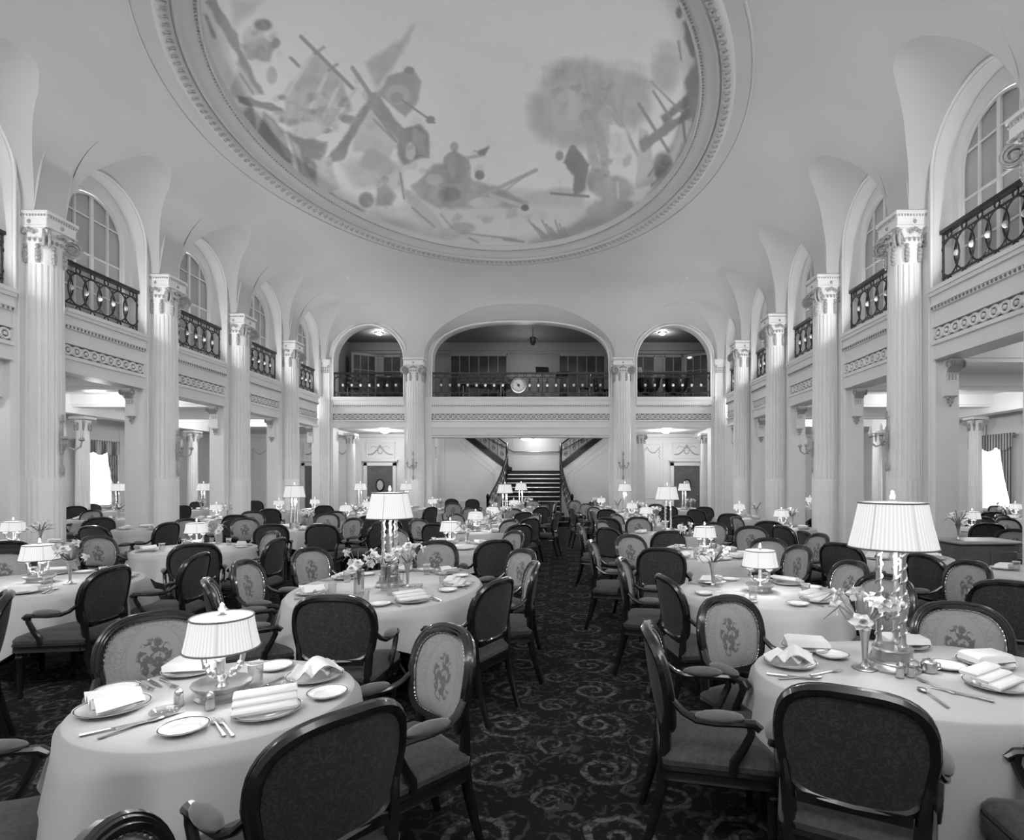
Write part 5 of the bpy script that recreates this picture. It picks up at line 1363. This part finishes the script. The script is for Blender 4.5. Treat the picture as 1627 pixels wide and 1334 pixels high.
place(plate_b, P(1322, 1044), 0, 'small side plate between far plates and vase, ' + near_r, 'side plates'); place(plate_b, P(1505, 1062), 0, 'small side plate right of the silver pot, ' + near_r, 'side plates')
place(shaker, P(1430, 1077), 0, 'glass salt shaker in front of the tall lamp, ' + near_r, 'glass shakers'); place(shaker, P(1447, 1076), 0, 'glass shaker right of another before the tall lamp, ' + near_r, 'glass shakers'); place(shaker, P(1388, 1054), 0, 'glass shaker left of the tall lamp base, ' + near_r, 'glass shakers')
pot = empty('mustard_pot', 'round silver pot right of the tall lamp, ' + near_r, 'pot', P(1476, 1068))
m = MB(); m.lathe([(.03, 0), (.034, .004), (.036, .05), (.032, .055), (.02, .062), (.004, .066)], 20); m.build('pot_body', M_silver, pot)
m = MB(); m.tube([(.034, 0, .045), (.055, 0, .042), (.055, 0, .018), (.034, 0, .012)], .004, 6); m.build('handle', M_silver, pot); m = MB(); m.ball((0, 0, .07), .006); m.build('lid_knob', M_silver, pot)
tr_ = empty('glass_jug', 'clear glass water jug beside the lamp, second table left of the walkway', 'jug', (-1.38, 4.62, TH + .001))
m = MB(); m.lathe([(.045, 0), (.048, .005), (.05, .12), (.042, .2), (.046, .235), (.043, .235), (.04, .2), (.046, .12), (.044, .015), (.003, .01)], 24); m.build('jug_body', M_glass, tr_)
m = MB(); m.tube([(.043, 0, .21), (.085, 0, .20), (.085, 0, .11), (.049, 0, .08)], .006, 6); m.build('jug_handle', M_glass, tr_)
for dx, dy, w_ in ((-.42, -.55, 'near left shaker'), (-.36, -.53, 'second near left shaker'), (.30, -.60, 'near right shaker'), (.35, -.57, 'second near right shaker')):
    place(shaker, (-1.52 + dx, 5.0 + dy, TH + .002), 0, 'glass salt shaker, %s on the second table left of the walkway' % w_, 'glass shakers')
for key, dr, sd_ in (('T1', .56, 77), ('T3', .50, 31)):
    T = TB[key]; uc = make_tablecloth(T['rx'] - .012, T['ry'] - .012, dr, 0, sd_, z0=.73, under=True).build('under_layer', M_linen, T['cloth'], 60)

# ---------------- sideboard
sb = empty('sideboard', 'dark wooden sideboard before the first right column', 'sideboard', (5.45, 7.45, 0))
m = MB(); m.rbox(0, 0, .50, .72, .46, .68, .012); m.build('carcass', M_door, sb); m = MB(); m.rbox(0, 0, .875, .80, .52, .05, .015); m.build('worktop', M_cloth2, sb)
for s in (-1, 1):
    m = MB(); m.rbox(s * .18, -.235, .48, .33, .02, .58, .008); dr = m.build('cupboard_door', M_door, sb); m = MB(); m.ball((s * .05, -.255, .5), .014); m.build('knob', M_brass, dr)
    for sy in (-1, 1):
        m = MB(); m.box(s * .32, sy * .19, .08, .05, .05, .16); m.build('leg', M_wood, sb)
bl = place(vase_t, (5.12, 7.32, .901), 0, 'trumpet vase standing on the sideboard', 'flower vases on the tables'); place(bunches[2], (5.12, 7.32, .901), 1, 'pale daffodils in the vase on the sideboard', 'daffodils in the table vases')

# ---------------- chairs: (photo column of the back's middle, photo row of its top, facing angle; 0 looks away from the camera, + turns right)
CH_ = [
 (550, 1124, -50), (262, 982, 132), (668, 997, -132), (138, 1352, 70, 'low dark armchair at the lower left, only its back top in view'), 
 (535, 940, -2), (793, 920, -64), (819, 874, -128), (846, 893, -98), (789, 858, -33), (682, 864, 178), (499, 873, 112), (413, 891, 88), (367, 916, 60),
 (176, 899, -92), (311, 864, -33), (317, 879, -97), (20, 876, 140), (191, 849, 96), (153, 835, 2), (5, 860, -42), (8, 941, -134),
 (431, 833, -26), (442, 855, -91), (432, 844, -142), (530, 832, -10), (564, 823, -152), (587, 819, -30), (590, 829, -80), (374, 818, -20), (400, 822, 128), (428, 808, -20), (401, 812, 150),
 (500, 817, 172), (515, 803, -20), (532, 812, 150), (686, 805, -60), (717, 791, 4), (750, 793, 0), (720, 799, 172), (750, 806, 180), (688, 824, 118), (690, 832, 16), (661, 840, 118), (617, 826, -25), (640, 820, 10),
 (808, 843, -128), (826, 833, -36), (814, 826, -140), (843, 823, -42), (834, 814, -30), (853, 816, -120), (861, 805, -38), (857, 801, -130), (874, 813, -78), (873, 800, -60), (883, 798, -100), (843, 795, 180), (815, 808, 178), (722, 816, 120),
 (916, 795, 150), (931, 800, 150), (943, 796, 10), (927, 807, 78), (939, 811, 95), (954, 806, 140), (969, 808, 20), (980, 816, 128), (976, 823, 28), (954, 827, 122), (922, 832, 97), (963, 838, 46), (962, 857, 99), (1036, 849, 146), (1045, 870, 14), (1001, 888, 102), (1074, 911, 80),
 (1064, 843, 2), (1031, 823, 180), (1067, 818, 0), (1063, 804, -5), (1042, 801, 178), (1105, 809, 40), (1119, 805, 10), (1135, 830, -142), (1159, 816, 20), (1168, 821, 132), (1194, 836, -160), (1221, 828, 18), (1241, 835, 72), (1187, 852, -134), (1266, 865, -100),
 (1276, 843, 90), (1304, 848, -97), (1340, 862, 54), (1333, 893, -98), (1397, 912, -112), (1066, 990, 97), (1190, 953, 150), (1485, 961, 192), (1384, 1078, 28),
 (1465, 880, 82), (1546, 892, -95), (1606, 923, 36), (1571, 831, 20), (1578, 813, 30), (1597, 823, 178), (1590, 817, 160), (1613, 841, -150), (1585, 803, 176),
 (158, 822, -50), (148, 810, 178), (120, 804, -40), (182, 800, -50), (168, 793, 178), (312, 797, 0), (290, 803, -60), (265, 830, -82), (405, 795, 0), (296, 824, 120), (1531, 822, 0), (1556, 822, 10)]
EXTRA = [(-2.06, 1.87, 76, 'armchair at the left edge, only its two padded arms in view'), (1.82, 1.86, -85, 'armchair at the right edge, only one padded arm in view')]
rows_ = []
for c in CH_:
    Y = F * (CH - .972) / (c[1] - VY); Y = min(Y, 20.9 if 690 < c[0] < 970 else 19.9); X = (c[0] - VX) * Y / F
    a = math.radians(c[2]); d = .317 - .02                          # from the top of the back to the chair's origin
    rows_.append((X + d * sin(a), Y + d * cos(a), -a, c[2], X, Y, c[3] if len(c) > 3 else None))
for x, y, deg, lab in EXTRA: rows_.append((x, y, -math.radians(deg), deg, x, y, lab))
def clear(rows):
    R = [list(r) for r in rows]; home = [(r[0], r[1]) for r in R]
    for it in range(60):
        for i, r in enumerate(R):
            lim = .6 if r[5] > 12.5 else .33 if r[5] > 6 else .15
            fx, fy = -sin(r[2]), cos(r[2]); dx = dy = 0
            for T in TABLES:                                       # seat front may reach a little under the cloth
                ex, ey = r[0] + .10 * fx - T['x'], r[1] + .10 * fy - T['y']; dd = math.hypot(ex, ey); rad = math.hypot(T['rx'] * ex / max(dd, 1e-6), T['ry'] * ey / max(dd, 1e-6)) + .12
                if dd < rad: s = (rad - dd) * .4; dx += ex / max(dd, 1e-6) * s; dy += ey / max(dd, 1e-6) * s
            for j, q in enumerate(R):
                if j != i:
                    ex, ey = r[0] - q[0], r[1] - q[1]; dd = math.hypot(ex, ey)
                    if dd < .60: s = (.60 - dd) * .3; dx += ex / max(dd, 1e-6) * s; dy += ey / max(dd, 1e-6) * s
            r[0] += dx; r[1] += dy
            ox, oy = r[0] - home[i][0], r[1] - home[i][1]; o_ = math.hypot(ox, oy)
            if o_ > lim: r[0] = home[i][0] + ox * lim / o_; r[1] = home[i][1] + oy * lim / o_
            r[0] = min(max(r[0], OXL + .5), OXR - .5)
    return R
rows_ = clear(rows_)
names = {}
names = {}
for x, y, rz, deg, bx_, by_, lab in rows_:
    bx_, by_ = x - .3 * -sin(rz), y - .3 * cos(rz)
    if lab is None:
        T = min(TABLES, key=lambda t: math.hypot((x - t['x']), (y - t['y'])) - t['rx'] + (0 if (sin(-rz) * (t['x'] - x) + cos(-rz) * (t['y'] - y)) > 0 else .8))
        vd = math.degrees(math.atan2(bx_, by_)); rel = (deg - vd + 180) % 360 - 180
        view = 'seen from behind' if abs(rel) < 38 else 'obliquely from behind' if abs(rel) < 76 else 'seen edge-on' if abs(rel) < 104 else 'half turned with floral front' if abs(rel) < 140 else 'showing its floral tapestry front'
        lab = 'armchair %s, %s of %s' % (view, SIDE(bx_ - T['x'], by_ - T['y']), T['ph'])
    names.setdefault(lab, []).append((x, y, rz))
for lab, L_ in names.items():
    L_.sort(key=lambda t: t[1])
    for k, (x, y, rz) in enumerate(L_):
        q = '' if len(L_) == 1 else (', closer' if k == 0 else ', behind' if k == 1 else ', hindmost')
        place(chair_proto, (x, y, 0), rz, uniq(lab + q), 'upholstered dining armchairs')

for o in USED:
    if '_used' in o: del o['_used']
